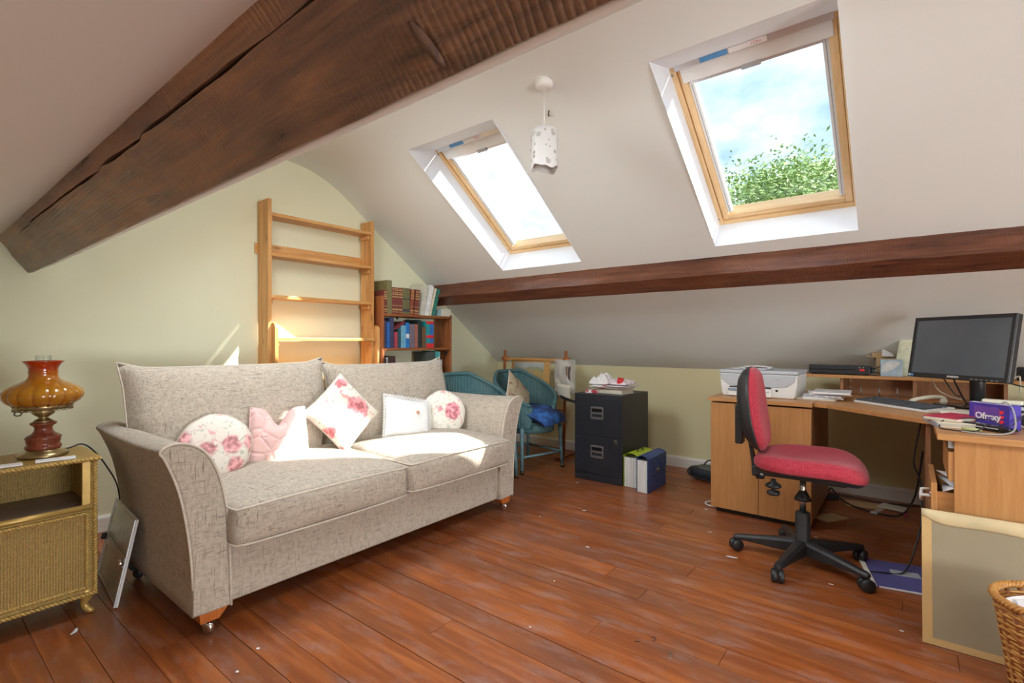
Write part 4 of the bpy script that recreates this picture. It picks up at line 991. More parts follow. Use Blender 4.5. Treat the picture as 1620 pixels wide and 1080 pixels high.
# hanging plastic bag with threads and a note card
PB = thing('plastic_bag', 'clear plastic bag of threads hanging on the embroidery frame', 'bag', (-2.50, 3.90, .62)); bo2 = PB.location
m = MB(bo2); m.sheet(lambda u, v: V((-2.60 + .21 * u + .01 * sin(9 * v), 3.905 + .018 * sin(7 * u + 3 * v) + .02 * sin(pi * u), .60 + .31 * v + .008 * sin(11 * u))), 16, 14, (0, .001, 0)); m.build('bag_front', 'clear_plastic', PB)
m = MB(bo2); m.sheet(lambda u, v: V((-2.60 + .21 * u, 3.945 + .01 * sin(6 * u), .60 + .31 * v)), 8, 8, (0, .001, 0)); m.build('bag_back', 'clear_plastic', PB)
MB(bo2).cbox((-2.545, 3.928, .74), (.055, .006, .20), (0, R(4), 0)).build('thread_card', 'paper_cream', PB)
for i in range(7):
    x = -2.50 + .011 * i; MB(bo2).tube(bez([(x, 3.925, .85), (x - .006, 3.922, .78), (x + .002, 3.925, .70)], 5), .0045, 5).build('thread_skein', (colmat((.22, .15, .13)), colmat((.55, .44, .34)), colmat((.12, .09, .10)))[i % 3], PB)
nt = MB(); nt.sheet(lambda u, v: V((.0 + .16 * u + .0, -.012 * sin(pi * u), .125 * v - .03 * u * (1 - v))), 6, 5, (0, .0012, 0)); o = nt.build('note_card', 'paper_cream'); o.location = (-2.55, 3.872, .575); o.rotation_euler = (R(4), R(5), R(-6)); tag(o, 'cream handwritten note card tucked below the thread bag', 'card')
for i in range(4): MB().box(.02, .10 - .012 * (i % 2), -.0135, -.0125, .04 + .017 * i, .0425 + .017 * i).build('handwriting', 'grey_plastic', o)
# dark chair arm / bag strap behind the cabinet
o = MB().tube(bez([(-2.56, 3.93, .585), (-2.42, 3.80, .575), (-2.27, 3.74, .555)], 6), .012, 8).build('walking_stick', 'black_plastic'); tag(o, 'black stick resting between embroidery frame and filing cabinet', 'stick')

# ------------------------------------------------------------------ filing cabinet
FC = thing('filing_cabinet', 'charcoal metal two-drawer filing cabinet with paper heap', 'cabinet', (-1.88, 3.65, 0)); fo = FC.location
FX0, FX1, FY0, FY1, FH = -2.082, -1.672, 3.425, 3.90, .672
MB(fo).box(FX0, FX1, FY0, FY1, .0, FH).build('body', 'charcoal_metal', FC, bevel=.004)
MB(fo).box(FX0 + .004, FX1 - .004, FY0 - .003, FY0 + .001, .0, .052).build('plinth', 'charcoal_metal', FC, bevel=.001)
for z0, z1, lock in ((.350, .648, 0), (.058, .346, 1)):
    d = MB(fo).box(FX0 + .018, FX1 - .018, FY0 - .006, FY0 + .002, z0, z1).build('drawer', 'charcoal_metal', FC, bevel=.002)
    zc = z0 + (z1 - z0) * .60; xc = -1.879; hw, hh = .055, .045
    h_ = MB(fo)
    ou = [(xc - hw, zc - hh), (xc - hw * .6, zc - hh - .004), (xc + hw * .6, zc - hh - .004), (xc + hw, zc - hh), (xc + hw, zc + hh), (xc + hw * .6, zc + hh + .004), (xc - hw * .6, zc + hh + .004), (xc - hw, zc + hh)]
    h_.prism(ou, FY0 - .010, FY0 - .005, 1); hd = h_.build('handle', 'steel_grey', d, bevel=.0015)
    for a, b, q in ((.008, .034, 'black_gloss'), (-.030, -.008, 'charcoal_metal')): MB(fo).box(xc - .044, xc + .044, FY0 - .0108, FY0 - .0095, zc + a, zc + b).build('handle_slot' if a < 0 else 'card_slot', q, hd)
    if lock: MB(fo).cbox((FX1 - .052, FY0 - .0085, .322), (.024, .006, .028)).build('lock', 'chrome', d, bevel=.003)
# heap on the cabinet
ZT2 = FH + .001
def slab(name, label, cat, c, sz, rz, mat, kids=(), bevel=.001):
    o = thing(name, label, cat, c, rz)
    MB().box(-sz[0] / 2, sz[0] / 2, -sz[1] / 2, sz[1] / 2, 0, sz[2]).build(kids[0] if kids else 'sheet', mat, o, bevel=bevel); return o
tb = thing('book', 'thick cream paperback lying under the papers on the cabinet', 'book', (-1.82, 3.60, ZT2), R(-6))
MB().box(-.115, .115, -.085, .085, .003, .037).build('pages', 'page_edges', tb); MB().box(-.117, .117, -.087, .087, .0, .003).box(-.117, .117, -.087, .087, .037, .040).box(-.117, .117, -.087, -.084, .0, .04).build('cover', 'paper_cream', tb)
fl_ = MB().cbox((-1.985, 3.56, ZT2 + .0105), (.10, .14, .020), (0, 0, R(14))).build('leaflets', 'printed_colour'); tag(fl_, 'thin pile of printed leaflets on the cabinet corner', 'leaflet')
z = ZT2 + .041
for i in range(3):
    mg = MB(); rr = random.Random(i)
    mg.sheet(lambda u, v: V(((u - .5) * .30, (v - .5) * .215, .006 + .012 * max(0, .25 - u) * 2 + .010 * max(0, u - .8) * (i + 1))), 10, 5, (0, 0, .005)); o = mg.build('magazine', 'printed_colour' if i != 1 else 'paper')
    o.location = (-1.845 + .02 * i, 3.60 - .01 * i, z + .009 * i); o.rotation_euler = (0, 0, R((-4, 9, -12)[i])); tag(o, ('lowest magazine of the heap on the filing cabinet', 'white sheet bundle in the middle of the cabinet heap', 'red and white magazine on top of the cabinet heap')[i], 'magazine')
for k, (dx, dy, sx, hh, lb) in enumerate(((-.055, -.01, .17, .085, 'crumpled white paper bag rising from the cabinet heap'), (.065, .03, .20, .045, 'crumpled pinkish wrapping paper at the right of the heap'))):
    m = MB()
    def cr(u, v, k=k, sx=sx, hh=hh):
        a, b = u * 2 - 1, v * 2 - 1; n_ = mnoise.noise(V((a * 2.3 + k * 7, b * 2.3, 1.5))); n2 = mnoise.noise(V((a * 6 + k, b * 6, 4)))
        e = max(0, 1 - max(abs(a), abs(b)) ** 2.2); return V((a * sx * .5 * (1 - .18 * e), b * .085, hh * e ** .6 * (.82 + .45 * n_) + .012 * n2 * e + (.018 * max(0, abs(a) - .8) * 5 * abs(n_))))
    m.sheet(cr, 20, 16, (0, 0, .0015), smooth=False); o = m.build('crumpled_paper', 'paper' if k == 0 else colmat((.74, .66, .70)))
    o.location = (-1.855 + dx, 3.585 + dy, z + .033); tag(o, lb, 'paper')
o = MB().cbox((-1.75, 3.555, z + .062), (.045, .05, .035), (R(15), R(10), R(20))).build('red_packet', colmat((.62, .03, .03)), None, bevel=.004); tag(o, 'small red packet on the right of the paper heap', 'packet')

# ------------------------------------------------------------------ expanding files beside the cabinet
def expanding(label, loc, rz, w, d, h, cover, clasp):
    t = thing('expanding_file', label, 'file', loc, rz)       # local x: thickness, y: long side
    NP = 7
    for i in range(NP):
        x = -w / 2 + .012 + (w - .024) * i / (NP - 1); MB().box(x - .0012, x + .0012, -d / 2 + .003, d / 2 - .003, .002, h - .02 - .006 * (i % 2)).build('divider', 'paper', t)
    m = MB(); n_ = 2 * NP
    for s in (-1, 1):
        pts = [(-w / 2 + .006 + (w - .012) * i / n_, s * (d / 2 - (.004 if i % 2 else .0))) for i in range(n_ + 1)]
        poly = pts + [(p[0], p[1] - s * .002) for p in pts[::-1]]; MB().prism(poly if s < 0 else poly[::-1], .001, h - .015, 2).build('gusset', 'folder_edges', t)
    for s in (-1, 1): MB().box(s * w / 2 - .002, s * w / 2 + .002, -d / 2, d / 2, 0, h).build('cover_board', cover, t, bevel=.001)
    lid = bez([(-w / 2, 0, h), (-w / 4, 0, h + .016), (w / 4, 0, h + .014), (w / 2 + .002, 0, h - .002)], 5)
    MB().grid(lambda u, v: V((lid[int(round(u * (len(lid) - 1)))].x, -d / 2 + d * v, lid[int(round(u * (len(lid) - 1)))].z)), len(lid), 3).build('lid', cover, t)
    if clasp:
        f_ = MB().prism([(-d / 2, h), (d / 2, h), (d / 2, h * .62), (d * .3, h * .52), (-d * .3, h * .52), (-d / 2, h * .62)], w / 2 + .003, w / 2 + .006, 0).build('flap', cover, t, bevel=.001)
        MB().lathe([(0, .008), (.012, .007), (.015, .002), (.015, 0)], (0, 0, 0), 18, Matrix.Translation((w / 2 + .006, 0, h * .58)) @ Matrix.Rotation(R(90), 4, 'Y')).build('clasp', 'brass', f_)
    else:
        MB().tube(bez([(w * .1, -.04, h + .012), (w * .1, -.036, h + .034), (w * .1, .036, h + .034), (w * .1, .04, h + .012)], 6), .005, 6).build('carry_handle', 'black_plastic', t)
    return t
expanding('green-topped expanding file against the filing cabinet', (-1.605, 3.57, 0.001), R(-2), .11, .27, .235, 'folder_green', False)
expanding('blue patterned expanding file with a round brass clasp', (-1.488, 3.53, 0.001), R(0), .085, .33, .245, 'folder_blue', True)

# ------------------------------------------------------------------ desk cabinet with two doors
DC = thing('desk_cabinet', 'beech two-door office cabinet carrying the printer', 'cabinet', (-.71, 3.60, 0)); do = DC.location
CX0, CX1, CY0, CY1 = -.985, -.430, 3.275, 4.02
MB(do).box(CX0 + .02, CX1 - .02, CY0 + .045, CY1 - .03, 0, .06).build('plinth', 'black_plastic', DC)
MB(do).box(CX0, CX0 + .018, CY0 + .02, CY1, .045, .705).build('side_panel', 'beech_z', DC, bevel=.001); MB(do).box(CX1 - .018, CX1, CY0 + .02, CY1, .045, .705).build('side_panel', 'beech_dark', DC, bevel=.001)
MB(do).box(CX0 + .018, CX1 - .018, CY1 - .008, CY1, .045, .705).build('back_panel', 'beech_z', DC); MB(do).box(CX0 + .018, CX1 - .018, CY0 + .02, CY1 - .008, .045, .063).build('bottom_board', 'beech_x', DC)
xm = (CX0 + CX1) / 2
for a, b in ((CX0, xm - .0015), (xm + .0015, CX1 - .002)): MB(do).box(a, b, CY0, CY0 + .018, .035, .695).build('door', 'beech_z', DC, bevel=.0015)
MB(do).box(CX0 - .012, CX1 + .004, CY0 - .018, CY1, .706, .730).build('top', 'beech_x', DC, bevel=.002)

# ------------------------------------------------------------------ corner desk with hutch
DK = thing('corner_desk', 'beech corner desk with angled front and raised back shelf', 'desk', (.1, 3.6, 0)); ko = DK.location
topP = [(-.424, 3.300), (-.36, 3.285), (-.24, 3.185), (-.10, 3.062), (.05, 2.945), (.112, 2.915), (.80, 2.915), (.80, 4.10), (-.424, 4.10)]
MB(ko).prism(topP, .706, .730, 2).build('desktop', 'beech_x', DK, bevel=.002)
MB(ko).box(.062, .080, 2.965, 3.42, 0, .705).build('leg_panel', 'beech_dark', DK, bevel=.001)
MB(ko).box(.78, .798, 2.93, 4.08, 0, .705).build('leg_panel', 'beech_z', DK, bevel=.001)
hs = MB(ko).box(-.60, .90, 3.88, 4.09, .842, .862).build('hutch_shelf', 'beech_x', DK, bevel=.002)
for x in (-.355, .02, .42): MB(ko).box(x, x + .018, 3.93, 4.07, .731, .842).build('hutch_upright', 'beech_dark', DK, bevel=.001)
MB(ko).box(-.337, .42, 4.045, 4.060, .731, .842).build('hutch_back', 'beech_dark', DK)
for x in (-.24, -.145, -.055): MB(ko).tube([(x, 3.925, .731), (x, 3.925, .79)], .004, 8).build('divider_pin', 'steel_grey', DK)
for x, z in ((-.305, .82), (-.305, .775)): MB(ko).lathe([(.004, 0), (.007, 0), (.007, .003), (.004, .003), (.004, 0)], (0, 0, 0), 12, Matrix.Translation((x, 4.043, z)) @ Matrix.Rotation(R(90), 4, 'X')).build('cable_port', 'cream_plastic', DK)

# ------------------------------------------------------------------ drawer pedestal at the right
PD = thing('drawer_pedestal', 'beech drawer pedestal with a half-open drawer of papers', 'drawers', (.40, 2.72, 0)); pdo = PD.location
MB(pdo).box(.085, .80, 2.495, 2.905, .706, .730).build('top', 'beech_x', PD, bevel=.002)
MB(pdo).box(.135, .78, 2.515, 2.533, 0, .705).build('end_panel', 'beech_z', PD, bevel=.0015); MB(pdo).box(.135, .78, 2.882, 2.90, 0, .705).build('end_panel', 'beech_z', PD, bevel=.0015)
MB(pdo).box(.762, .78, 2.533, 2.882, 0, .705).build('back_panel', 'beech_z', PD)
MB(pdo).box(.118, .137, 2.520, 2.525, .675, .706).build('top_bracket', 'grey_plastic', PD)
for z0, z1, dx in ((.55, .66, .0), (.34, .535, -.050), (.09, .325, .0)):
    d = thing('drawer', None, None); d.parent = PD
    xf = .118 + dx
    dr = MB(pdo).box(xf, xf + .018, 2.520, 2.897, z0, z1).build('drawer', 'beech_z', PD, bevel=.0015); bpy.data.objects.remove(d)
    MB(pdo).box(xf + .018, xf + .45, 2.538, 2.548, z0 + .01, z1 - .035).box(xf + .018, xf + .45, 2.868, 2.878, z0 + .01, z1 - .035).box(xf + .018, xf + .45, 2.548, 2.868, z0 + .01, z0 + .016).build('drawer_box', 'beech_x', dr)
    zc = (z0 + z1) / 2 + .02
    if dx: MB(pdo).tube([(xf + .001, 2.58, zc + .012), (xf - .026, 2.590, zc + .010), (xf - .028, 2.600, zc - .010), (xf - .028, 2.68, zc - .010), (xf - .026, 2.690, zc + .010), (xf + .001, 2.70, zc + .012)], .0065, 8).build('handle', 'white_plastic', dr)
    if dx: MB(pdo).lathe([(0, .004), (.007, .003), (.008, 0)], (0, 0, 0), 12, Matrix.Translation((xf, 2.56, z1 - .05)) @ Matrix.Rotation(R(-90), 4, 'Y')).build('lock', 'chrome', dr)
for i in range(3):
    o = MB().sheet(lambda u, v: V(((u - .5) * .16, (v - .5) * .24, .004 + .01 * sin(4 * u + i))), 6, 3, (0, 0, .002)).build('loose_paper', 'printed_paper' if i % 2 else 'paper'); o.location = (.185 + .012 * i, 2.66 + .01 * i, .506 + .010 * i); o.rotation_euler = (R(4 * i - 6), R(-14 + 5 * i), R(10 * i))
    tag(o, ('flat white sheet lying lowest in the half-open drawer', 'printed sheet in the middle of the half-open drawer', 'white sheet sticking up highest from the half-open drawer')[i], 'paper')

# ------------------------------------------------------------------ office chair
OC = thing('office_chair', 'red fabric office swivel chair on a black five-star base', 'chair', (-.404, 2.79, 0))
hub = MB().lathe([(.0, .052), (.036, .052), (.040, .060), (.038, .100), (.034, .106), (.033, .245), (.030, .250), (0, .25)], n=24).build('column_sleeve', 'black_plastic', OC)
MB().lathe([(.014, .25), (.0145, .44)], n=18).build('gas_lift', 'chrome', OC); MB().lathe([(.0115, .36), (.012, .36), (.020, .345), (.036, .318), (.038, .308), (.012, .312)], n=24).build('lift_collar', 'black_plastic', OC)
for k in range(5):
    a = R(187 + 72 * k); ca, sa = cos(a), sin(a); rm = Matrix.Rotation(a, 4, 'Z')
    m = MB(); sec = [(.030, .030, .052, .118), (.12, .026, .055, .108), (.22, .021, .060, .094), (.295, .018, .060, .084), (.312, .012, .062, .080)]
    vs = [];
    for x, hw, zb, zt in sec:
        for y_, z_ in ((-hw, zb), (-hw, zt - .012), (-hw * .55, zt), (hw * .55, zt), (hw, zt - .012), (hw, zb)): vs.append((x, y_, z_))
    n = 6; fs = [(i * n + j, i * n + (j + 1) % n, (i + 1) * n + (j + 1) % n, (i + 1) * n + j) for i in range(len(sec) - 1) for j in range(n)] + [tuple(range(n))[::-1], tuple((len(sec) - 1) * n + j for j in range(n))]
    m.add(vs, fs, False, rm); lg = m.build('base_leg', 'black_plastic', OC, bevel=.003)
    c = rm @ V((.298, 0, .0295)); ct_ = MB()
    for s in (-1, 1):
        mt = Matrix.Translation(c) @ Matrix.Rotation(R(187 + 72 * k + (40, 25, 60, 30, 80)[k]), 4, 'Z') @ Matrix.Translation((0, s * .014, 0)) @ Matrix.Rotation(R(90), 4, 'X')
        ct_.lathe([(0, -.012), (.023, -.012), (.0285, -.008), (.0290, .008), (.023, .012), (0, .012)], (0, 0, 0), 22, mt)
    cs = ct_.build('castor', 'black_plastic', lg)
    MB().tube([c + V((0, 0, .012)), c + V((0, 0, .046))], .011, 10).build('castor_stem', 'black_plastic', lg)
# seat group, facing local +x, turned
SR = R(5); sr = Matrix.Rotation(SR, 4, 'Z'); off = Matrix.Translation((.03, -.02, 0)) 
S_ = off @ sr
def seat_pt(u, v, top=True):
    a = 2 * pi * u; c_, s_ = cos(a), sin(a); ex = 2 / 3.2
    x = .235 * math.copysign(abs(c_) ** ex, c_); y = .235 * math.copysign(abs(s_) ** ex, s_) * (1 + .06 * c_)
    return x, y
def seat_surf(u, v):
    x, y = seat_pt(u, v); 
    if v < .5: r = v * 2; z = .528 - .028 * (r ** 5); 
    prof_ = [(0, .535), (.3, .534), (.55, .536), (.75, .537), (.88, .532), (.96, .521), (1.0, .505), (.995, .488), (.97, .478), (.9, .474)]
    t = v * (len(prof_) - 1); i = min(int(t), len(prof_) - 2); f = t - i; r = prof_[i][0] + (prof_[i + 1][0] - prof_[i][0]) * f; z = prof_[i][1] + (prof_[i + 1][1] - prof_[i][1]) * f
    px, py = x * r, y * r
    z += .016 * (abs(py) / .235) ** 2 * (r < .95) - .012 * math.exp(-((px + .08) / .12) ** 2 - (py / .13) ** 2) - .035 * max(0, (px - .08) / .16) ** 2
    return V((px, py, z))
MB().grid(seat_surf, 56, 30, True, S_, True).build('seat', 'chair_red', OC)
sp = [(seat_pt(i / 40, 0)[0] * .965, seat_pt(i / 40, 0)[1] * .965) for i in range(40)]
m = MB(); n = 40
vs = [V((x, y, .476 - .035 * max(0, (x - .08) / .16) ** 2)) for x, y in sp] + [V((x * .93, y * .93, .458 - .030 * max(0, (x - .08) / .16) ** 2)) for x, y in sp]
m.add(vs, [(j, (j + 1) % n, n + (j + 1) % n, n + j) for j in range(n)] + [tuple(range(n, 2 * n))], False, S_); m.build('seat_pan', 'black_plastic', OC)
MB().box(-.245, .13, -.055, .055, .418, .462, mat=S_).build('tilt_mechanism', 'black_plastic', OC, bevel=.004)
MB().box(.02, .15, -.04, .04, .408, .450, mat=S_).build('front_bracket', 'black_plastic', OC, bevel=.003)
for x_, y_, in ((-.15, -.035), ):
    k_ = MB().lathe([(.010, .405), (.012, .392), (.034, .378), (.036, .368), (.030, .364), (.010, .362), (.010, .350), (.028, .346), (.030, .334), (.026, .328), (0, .327)], (x_, y_, 0), 18, S_, fn=lambda a, z: 1 + .04 * sin(8 * a)).build('tension_knob', 'black_plastic', OC)
for x_ in (-.20, .0): MB().lathe([(0, .005), (.007, .004), (.008, 0)], (0, 0, 0), 10, S_ @ Matrix.Translation((x_, -.055, .424)) @ Matrix.Rotation(R(90), 4, 'X')).build('bolt', 'steel_grey', OC)
MB().tube([S_ @ V((-.20, -.0, .422)), S_ @ V((-.205, 0, .40)), S_ @ V((-.232, 0, .40))], .014, 8).build('back_pivot', 'black_plastic', OC)
m = MB(); pth = bez([(-.238, 0, .405), (-.246, 0, .50), (-.262, 0, .60), (-.278, 0, .72)], 6)
m.grid(lambda u, v: (lambda p, k: V((p.x + (.007 if k in (0, 1) else -.007), (-.026 if k in (0, 3) else .026), p.z)))(pth[int(round(u * (len(pth) - 1)))], int(round(v * 4)) % 4), len(pth), 4, False, S_, False, True); m.build('back_upright', 'black_plastic', OC)
def back_pt(u, v, d, grow=1.0):
    a = 2 * pi * u; c_, s_ = cos(a), sin(a); ex = 2 / 3.0
    y = .185 * math.copysign(abs(c_) ** ex, c_) * grow * v; z = .205 * math.copysign(abs(s_) ** ex, s_) * grow * v; y *= 1 - .14 * (z / .205) * (z > 0)
    return y, z
def pad(u, v):
    pr_ = [(0, .060), (.4, .058), (.7, .053), (.88, .042), (.97, .026), (1.0, .010), (.985, .0)]
    t = v * (len(pr_) - 1); i = min(int(t), len(pr_) - 2); f = t - i; r = pr_[i][0] + (pr_[i + 1][0] - pr_[i][0]) * f; th_ = pr_[i][1] + (pr_[i + 1][1] - pr_[i][1]) * f
    y, z = back_pt(u, r, 0); bow = .55 * y * y - .028 * math.cos(z / .205 * 1.4) ; return V((-.245 + bow + th_ - z * .12 + .015, y, .745 + z))
MB().grid(pad, 48, 22, True, S_, True).build('backrest_pad', 'chair_red', OC)
def shellb(u, v):
    pr_ = [(0, -.040), (.5, -.038), (.75, -.032), (.9, -.018), (1.0, .004), (1.02, .014), (1.0, .018)]
    t = v * (len(pr_) - 1); i = min(int(t), len(pr_) - 2); f = t - i; r = pr_[i][0] + (pr_[i + 1][0] - pr_[i][0]) * f; th_ = pr_[i][1] + (pr_[i + 1][1] - pr_[i][1]) * f
    y, z = back_pt(u, r, 0); bow = .55 * y * y - .028 * math.cos(z / .205 * 1.4); return V((-.245 + bow + th_ - z * .12 + .002, y, .745 + z))
MB().grid(shellb, 48, 22, True, S_, True).build('backrest_shell', 'black_plastic', OC)
MB().box(-.325, -.288, -.04, .04, .56, .76, mat=S_).build('back_cover', 'black_plastic', OC, bevel=.006)

# ------------------------------------------------------------------ printer and papers
PR = thing('printer', 'white all-in-one printer with silver lid on the desk cabinet', 'printer', (-.745, 3.575, .7305))
def prn(y_, half): return half
prof_p = [(-.205, 0), (.205, 0), (.214, .03), (.220, .075), (.222, .145), (-.222, .145), (-.220, .075), (-.214, .03)]
MB().prism(prof_p, -.165, .19, 1).build('body', 'white_plastic', PR, bevel=.008, seg=3)
fc = [(-.218, .140), (.218, .140), (.205, .105), (.17, .075), (.12, .066), (-.12, .066), (-.17, .075), (-.205, .105)]
MB().prism(fc, -.172, -.164, 1).build('control_fascia', 'silver_plastic', PR, bevel=.002)
MB().box(-.226, .226, -.172, .195, .1465, .168).build('lid', 'silver_plastic', PR, bevel=.006, seg=3)
MB().box(-.022, .022, -.175, -.171, .085, .128).build('display', 'black_gloss', PR, bevel=.001)
tr_ = MB().box(-.165, .085, -.190, -.12, .004, .056).build('paper_tray', 'white_plastic', PR, bevel=.004); MB().box(-.155, .075, -.1925, -.1895, .034, .037).build('tray_line', 'grey_plastic', tr_)
MB().box(-.16, .08, -.178, -.1655, .057, .064).build('paper_slot', 'black_plastic', PR)
MB().box(.105, .118, -.1675, -.164, .040, .052).build('card_port', 'black_plastic', PR); MB().box(-.165, -.115, -.1915, -.189, .035, .052).build('tray_sticker', colmat((.20, .25, .32)), tr_)
text('logo_print', 'hp', .018, 'grey_plastic', PR, (.115, -.1725, .115), (R(90), 0, 0))
for i in range(3):
    o = MB().sheet(lambda u, v: V(((u - .5) * (.20 - .02 * i), (v - .5) * .14, .004 + .014 * max(0, .22 - u) * 2 + .010 * sin(pi * u) * (i == 2))), 10, 5, (0, 0, .003)).build('magazine', 'printed_paper')
    o.location = (-.80 + .02 * i, 3.50 + .01 * i, .9000 + .0055 * i); o.rotation_euler = (0, 0, R((-8, 10, 2)[i])); tag(o, ('lowest folded leaflet on the printer lid', 'middle folded leaflet on the printer lid', 'topmost curling leaflet on the printer lid')[i], 'leaflet')
# stack beside the printer
for i in range(5):
    w_, d_, h_ = ((.225, .30, .006), (.21, .29, .010), (.20, .28, .012), (.215, .20, .008), (.19, .24, .012))[i]; zz = (.7305, .7370, .7475, .7600, .7685)[i]
    o = MB().box(-w_ / 2, w_ / 2, -d_ / 2, d_ / 2, 0, h_ * .95).build('paper_stack' if i else 'envelope', ('paper_cream', 'paper', 'printed_paper', 'paper', 'printed_paper')[i], None, bevel=.001)
    o.location = (-.435 + .018 * i, 3.60 - .012 * i + (.03 if i else 0), zz); o.rotation_euler = (0, 0, R((-4, 6, -3, 10, 3)[i])); tag(o, ('cream envelope under the papers between printer and keyboard', 'white paper bundle above the cream envelope', 'printed booklet in the middle of the desk stack', 'narrow white sheet bundle near the stack top', 'printed newsletter on top of the desk stack')[i], 'paper')
o = MB().box(-.07, .07, -.03, .03, 0, .022).build('hole_punch', 'black_plastic', None, bevel=.006); o.location = (-.425, 3.965, .7305); tag(o, 'low black box beneath the laminator shelf', 'box')

# ------------------------------------------------------------------ laminator
LM = thing('laminator', 'black laminator with red switch on the raised shelf', 'laminator', (-.355, 3.955, .8625))
MB().prism([(-.055, .006), (.055, .006), (.058, .03), (.05, .058), (-.048, .064), (-.057, .045)], -.175, .165, 0).build('body', 'black_plastic', LM, bevel=.005)
MB().box(-.165, .085, -.0595, -.056, .031, .036).build('feed_slot', 'black_gloss', LM)
MB().box(.108, .135, -.0605, -.054, .026, .042).build('power_switch', colmat((.65, .03, .04)), LM, bevel=.002)
MB().box(.105, .112, -.0590, -.053, .047, .052).build('indicator', colmat((.55, .55, .5)), LM); MB().box(.125, .132, -.0590, -.053, .047, .052).build('indicator', colmat((.25, .45, .25)), LM)
for x in (-.15, .14): MB().box(x - .012, x + .012, -.04, .04, 0, .007).build('foot', 'black_plastic', LM)
MB().box(.165, .180, -.03, .03, .012, .05).build('end_cap', 'black_plastic', LM, bevel=.006)
MB().tube(bez([(.178, -.01, .04), (.215, -.02, .060), (.255, -.025, .078), (.285, -.025, .062), (.280, -.025, .030), (.23, -.02, .016), (.178, -.01, .018)], 8), .0032, 6).build('cable', 'black_plastic', LM)

# ------------------------------------------------------------------ things behind the monitor
o = thing('magazine_file', 'tall pale green box file standing behind the monitor', 'file', (.0, 3.985, .8625), R(-4))
MB().prism([(-.075, 0), (.055, 0), (.055, .315), (-.028, .315)], -.035, .035, 1).build('file_body', colmat((.60, .60, .42)), o, bevel=.002); MB().prism([(-.060, .02), (.045, .02), (.045, .29), (-.02, .29)], -.0365, -.0348, 1).build('spine_label', colmat((.64, .64, .47)), o)
o = thing('tissue_box', 'blue and white patterned tissue box behind the monitor', 'box', (-.085, 3.93, .8625), R(3))
MB().box(-.055, .055, -.04, .04, 0, .105).build('box_body', colmat((.40, .52, .60)), o, bevel=.002); MB().prism([(-.05, .03), (-.02, .03), (.02, .055), (.045, .09), (-.01, .098), (-.045, .07)], -.0412, -.0402, 1).build('cloud_print', colmat((.66, .68, .66)), o)
o = thing('cardboard_box', 'small open brown cardboard box left of the pale box file', 'box', (-.115, 4.035, .8625), R(2))
MB().box(-.05, .07, -.035, .035, 0, .11).build('box_body', 'card_brown', o, bevel=.001); MB().cbox((-.075, 0, .118), (.06, .07, .003), (0, R(12), 0)).build('box_flap', 'card_brown', o); MB().cbox((-.038, .034, .165), (.085, .003, .11), (R(-8), R(-18), 0)).build('box_flap', 'card_brown', o)
MB().sheet(lambda u, v: V((-.02 + .06 * u, -.02 + .02 * v, .12 + .05 * v * (1 - .6 * u))), 4, 4, (0, .001, 0)).build('tissue', 'paper', o)

# ------------------------------------------------------------------ monitor
MN = thing('monitor', 'black widescreen computer monitor angled in the desk corner', 'monitor', (.262, 3.545, .7305), R(-45.5))
tl = Matrix.Translation((0, -.085, .318)) @ Matrix.Rotation(R(-9), 4, 'X')        # local -y faces the user
MW, MH = .525, .335
MB().box(-MW / 2, MW / 2, 0, .030, -MH / 2, MH / 2, mat=tl).build('casing', 'black_plastic', MN, bevel=.005)
MB().box(-.17, .17, .028, .055, -.10, .10, mat=tl).build('rear_housing', 'black_plastic', MN, bevel=.008)
bz = .018
for q in ((-MW / 2, -MW / 2 + bz, -MH / 2, MH / 2), (MW / 2 - bz, MW / 2, -MH / 2, MH / 2), (-MW / 2 + bz, MW / 2 - bz, MH / 2 - bz, MH / 2), (-MW / 2 + bz, MW / 2 - bz, -MH / 2, -MH / 2 + .024)):
    MB().box(q[0], q[1], -.006, .001, q[2], q[3], mat=tl).build('bezel', 'black_plastic', MN, bevel=.0015)
MB().box(-MW / 2 + bz, MW / 2 - bz, -.002, .0, -MH / 2 + .024, MH / 2 - bz, mat=tl).build('screen', 'screen', MN)
te = tl @ Matrix.Rotation(R(90), 4, 'X'); loc, rot, _ = (tl @ Matrix.Translation((0, -.0068, -MH / 2 + .012)) @ Matrix.Rotation(R(90), 4, 'X')).decompose()
text('brand_lettering', 'SAMSUNG', .0135, 'paper', MN, loc, rot.to_euler(), .0004)
MB().box(-MW / 2 + .006, -MW / 2 + .020, -.0068, -.006, -MH / 2 + .004, -MH / 2 + .016, mat=tl).build('sticker', colmat((.50, .62, .75)), MN); MB().box(-MW / 2 + .021, -MW / 2 + .036, -.0068, -.006, -MH / 2 + .004, -MH / 2 + .016, mat=tl).build('sticker', colmat((.10, .30, .65)), MN)
for i in range(6): MB().box(.09 + .024 * i, .102 + .024 * i, -.0066, -.0058, -MH / 2 + .005, -MH / 2 + .008, mat=tl).build('control_button', 'grey_plastic', MN)
MB().tube([(0, .03, .0), (0, .03, .30)], .032, 16).build('stand_column', 'black_plastic', MN); MB().box(-.045, .045, -.045, .03, .26, .34).build('tilt_head', 'black_plastic', MN, bevel=.006)
MB().prism([(-.14, -.09), (.14, -.09), (.15, .0), (.12, .09), (-.12, .09), (-.15, .0)], 0, .014, 2).build('stand_foot', 'black_gloss', MN, bevel=.004)
for i, (a, b) in enumerate((((-.13, .0, .20), (-.06, .06, .02)), ((.05, .03, .18), (.20, .05, .13)), ((-.20, .01, .19), (-.14, .09, .05)))):
    MB().tube(bez([a, ((a[0] + b[0]) / 2 + .01, (a[1] + b[1]) / 2 + .02, min(a[2], b[2]) - .0 + .01), b], 8), .0034 if i else .0042, 6).build('cable', 'black_plastic', MN)
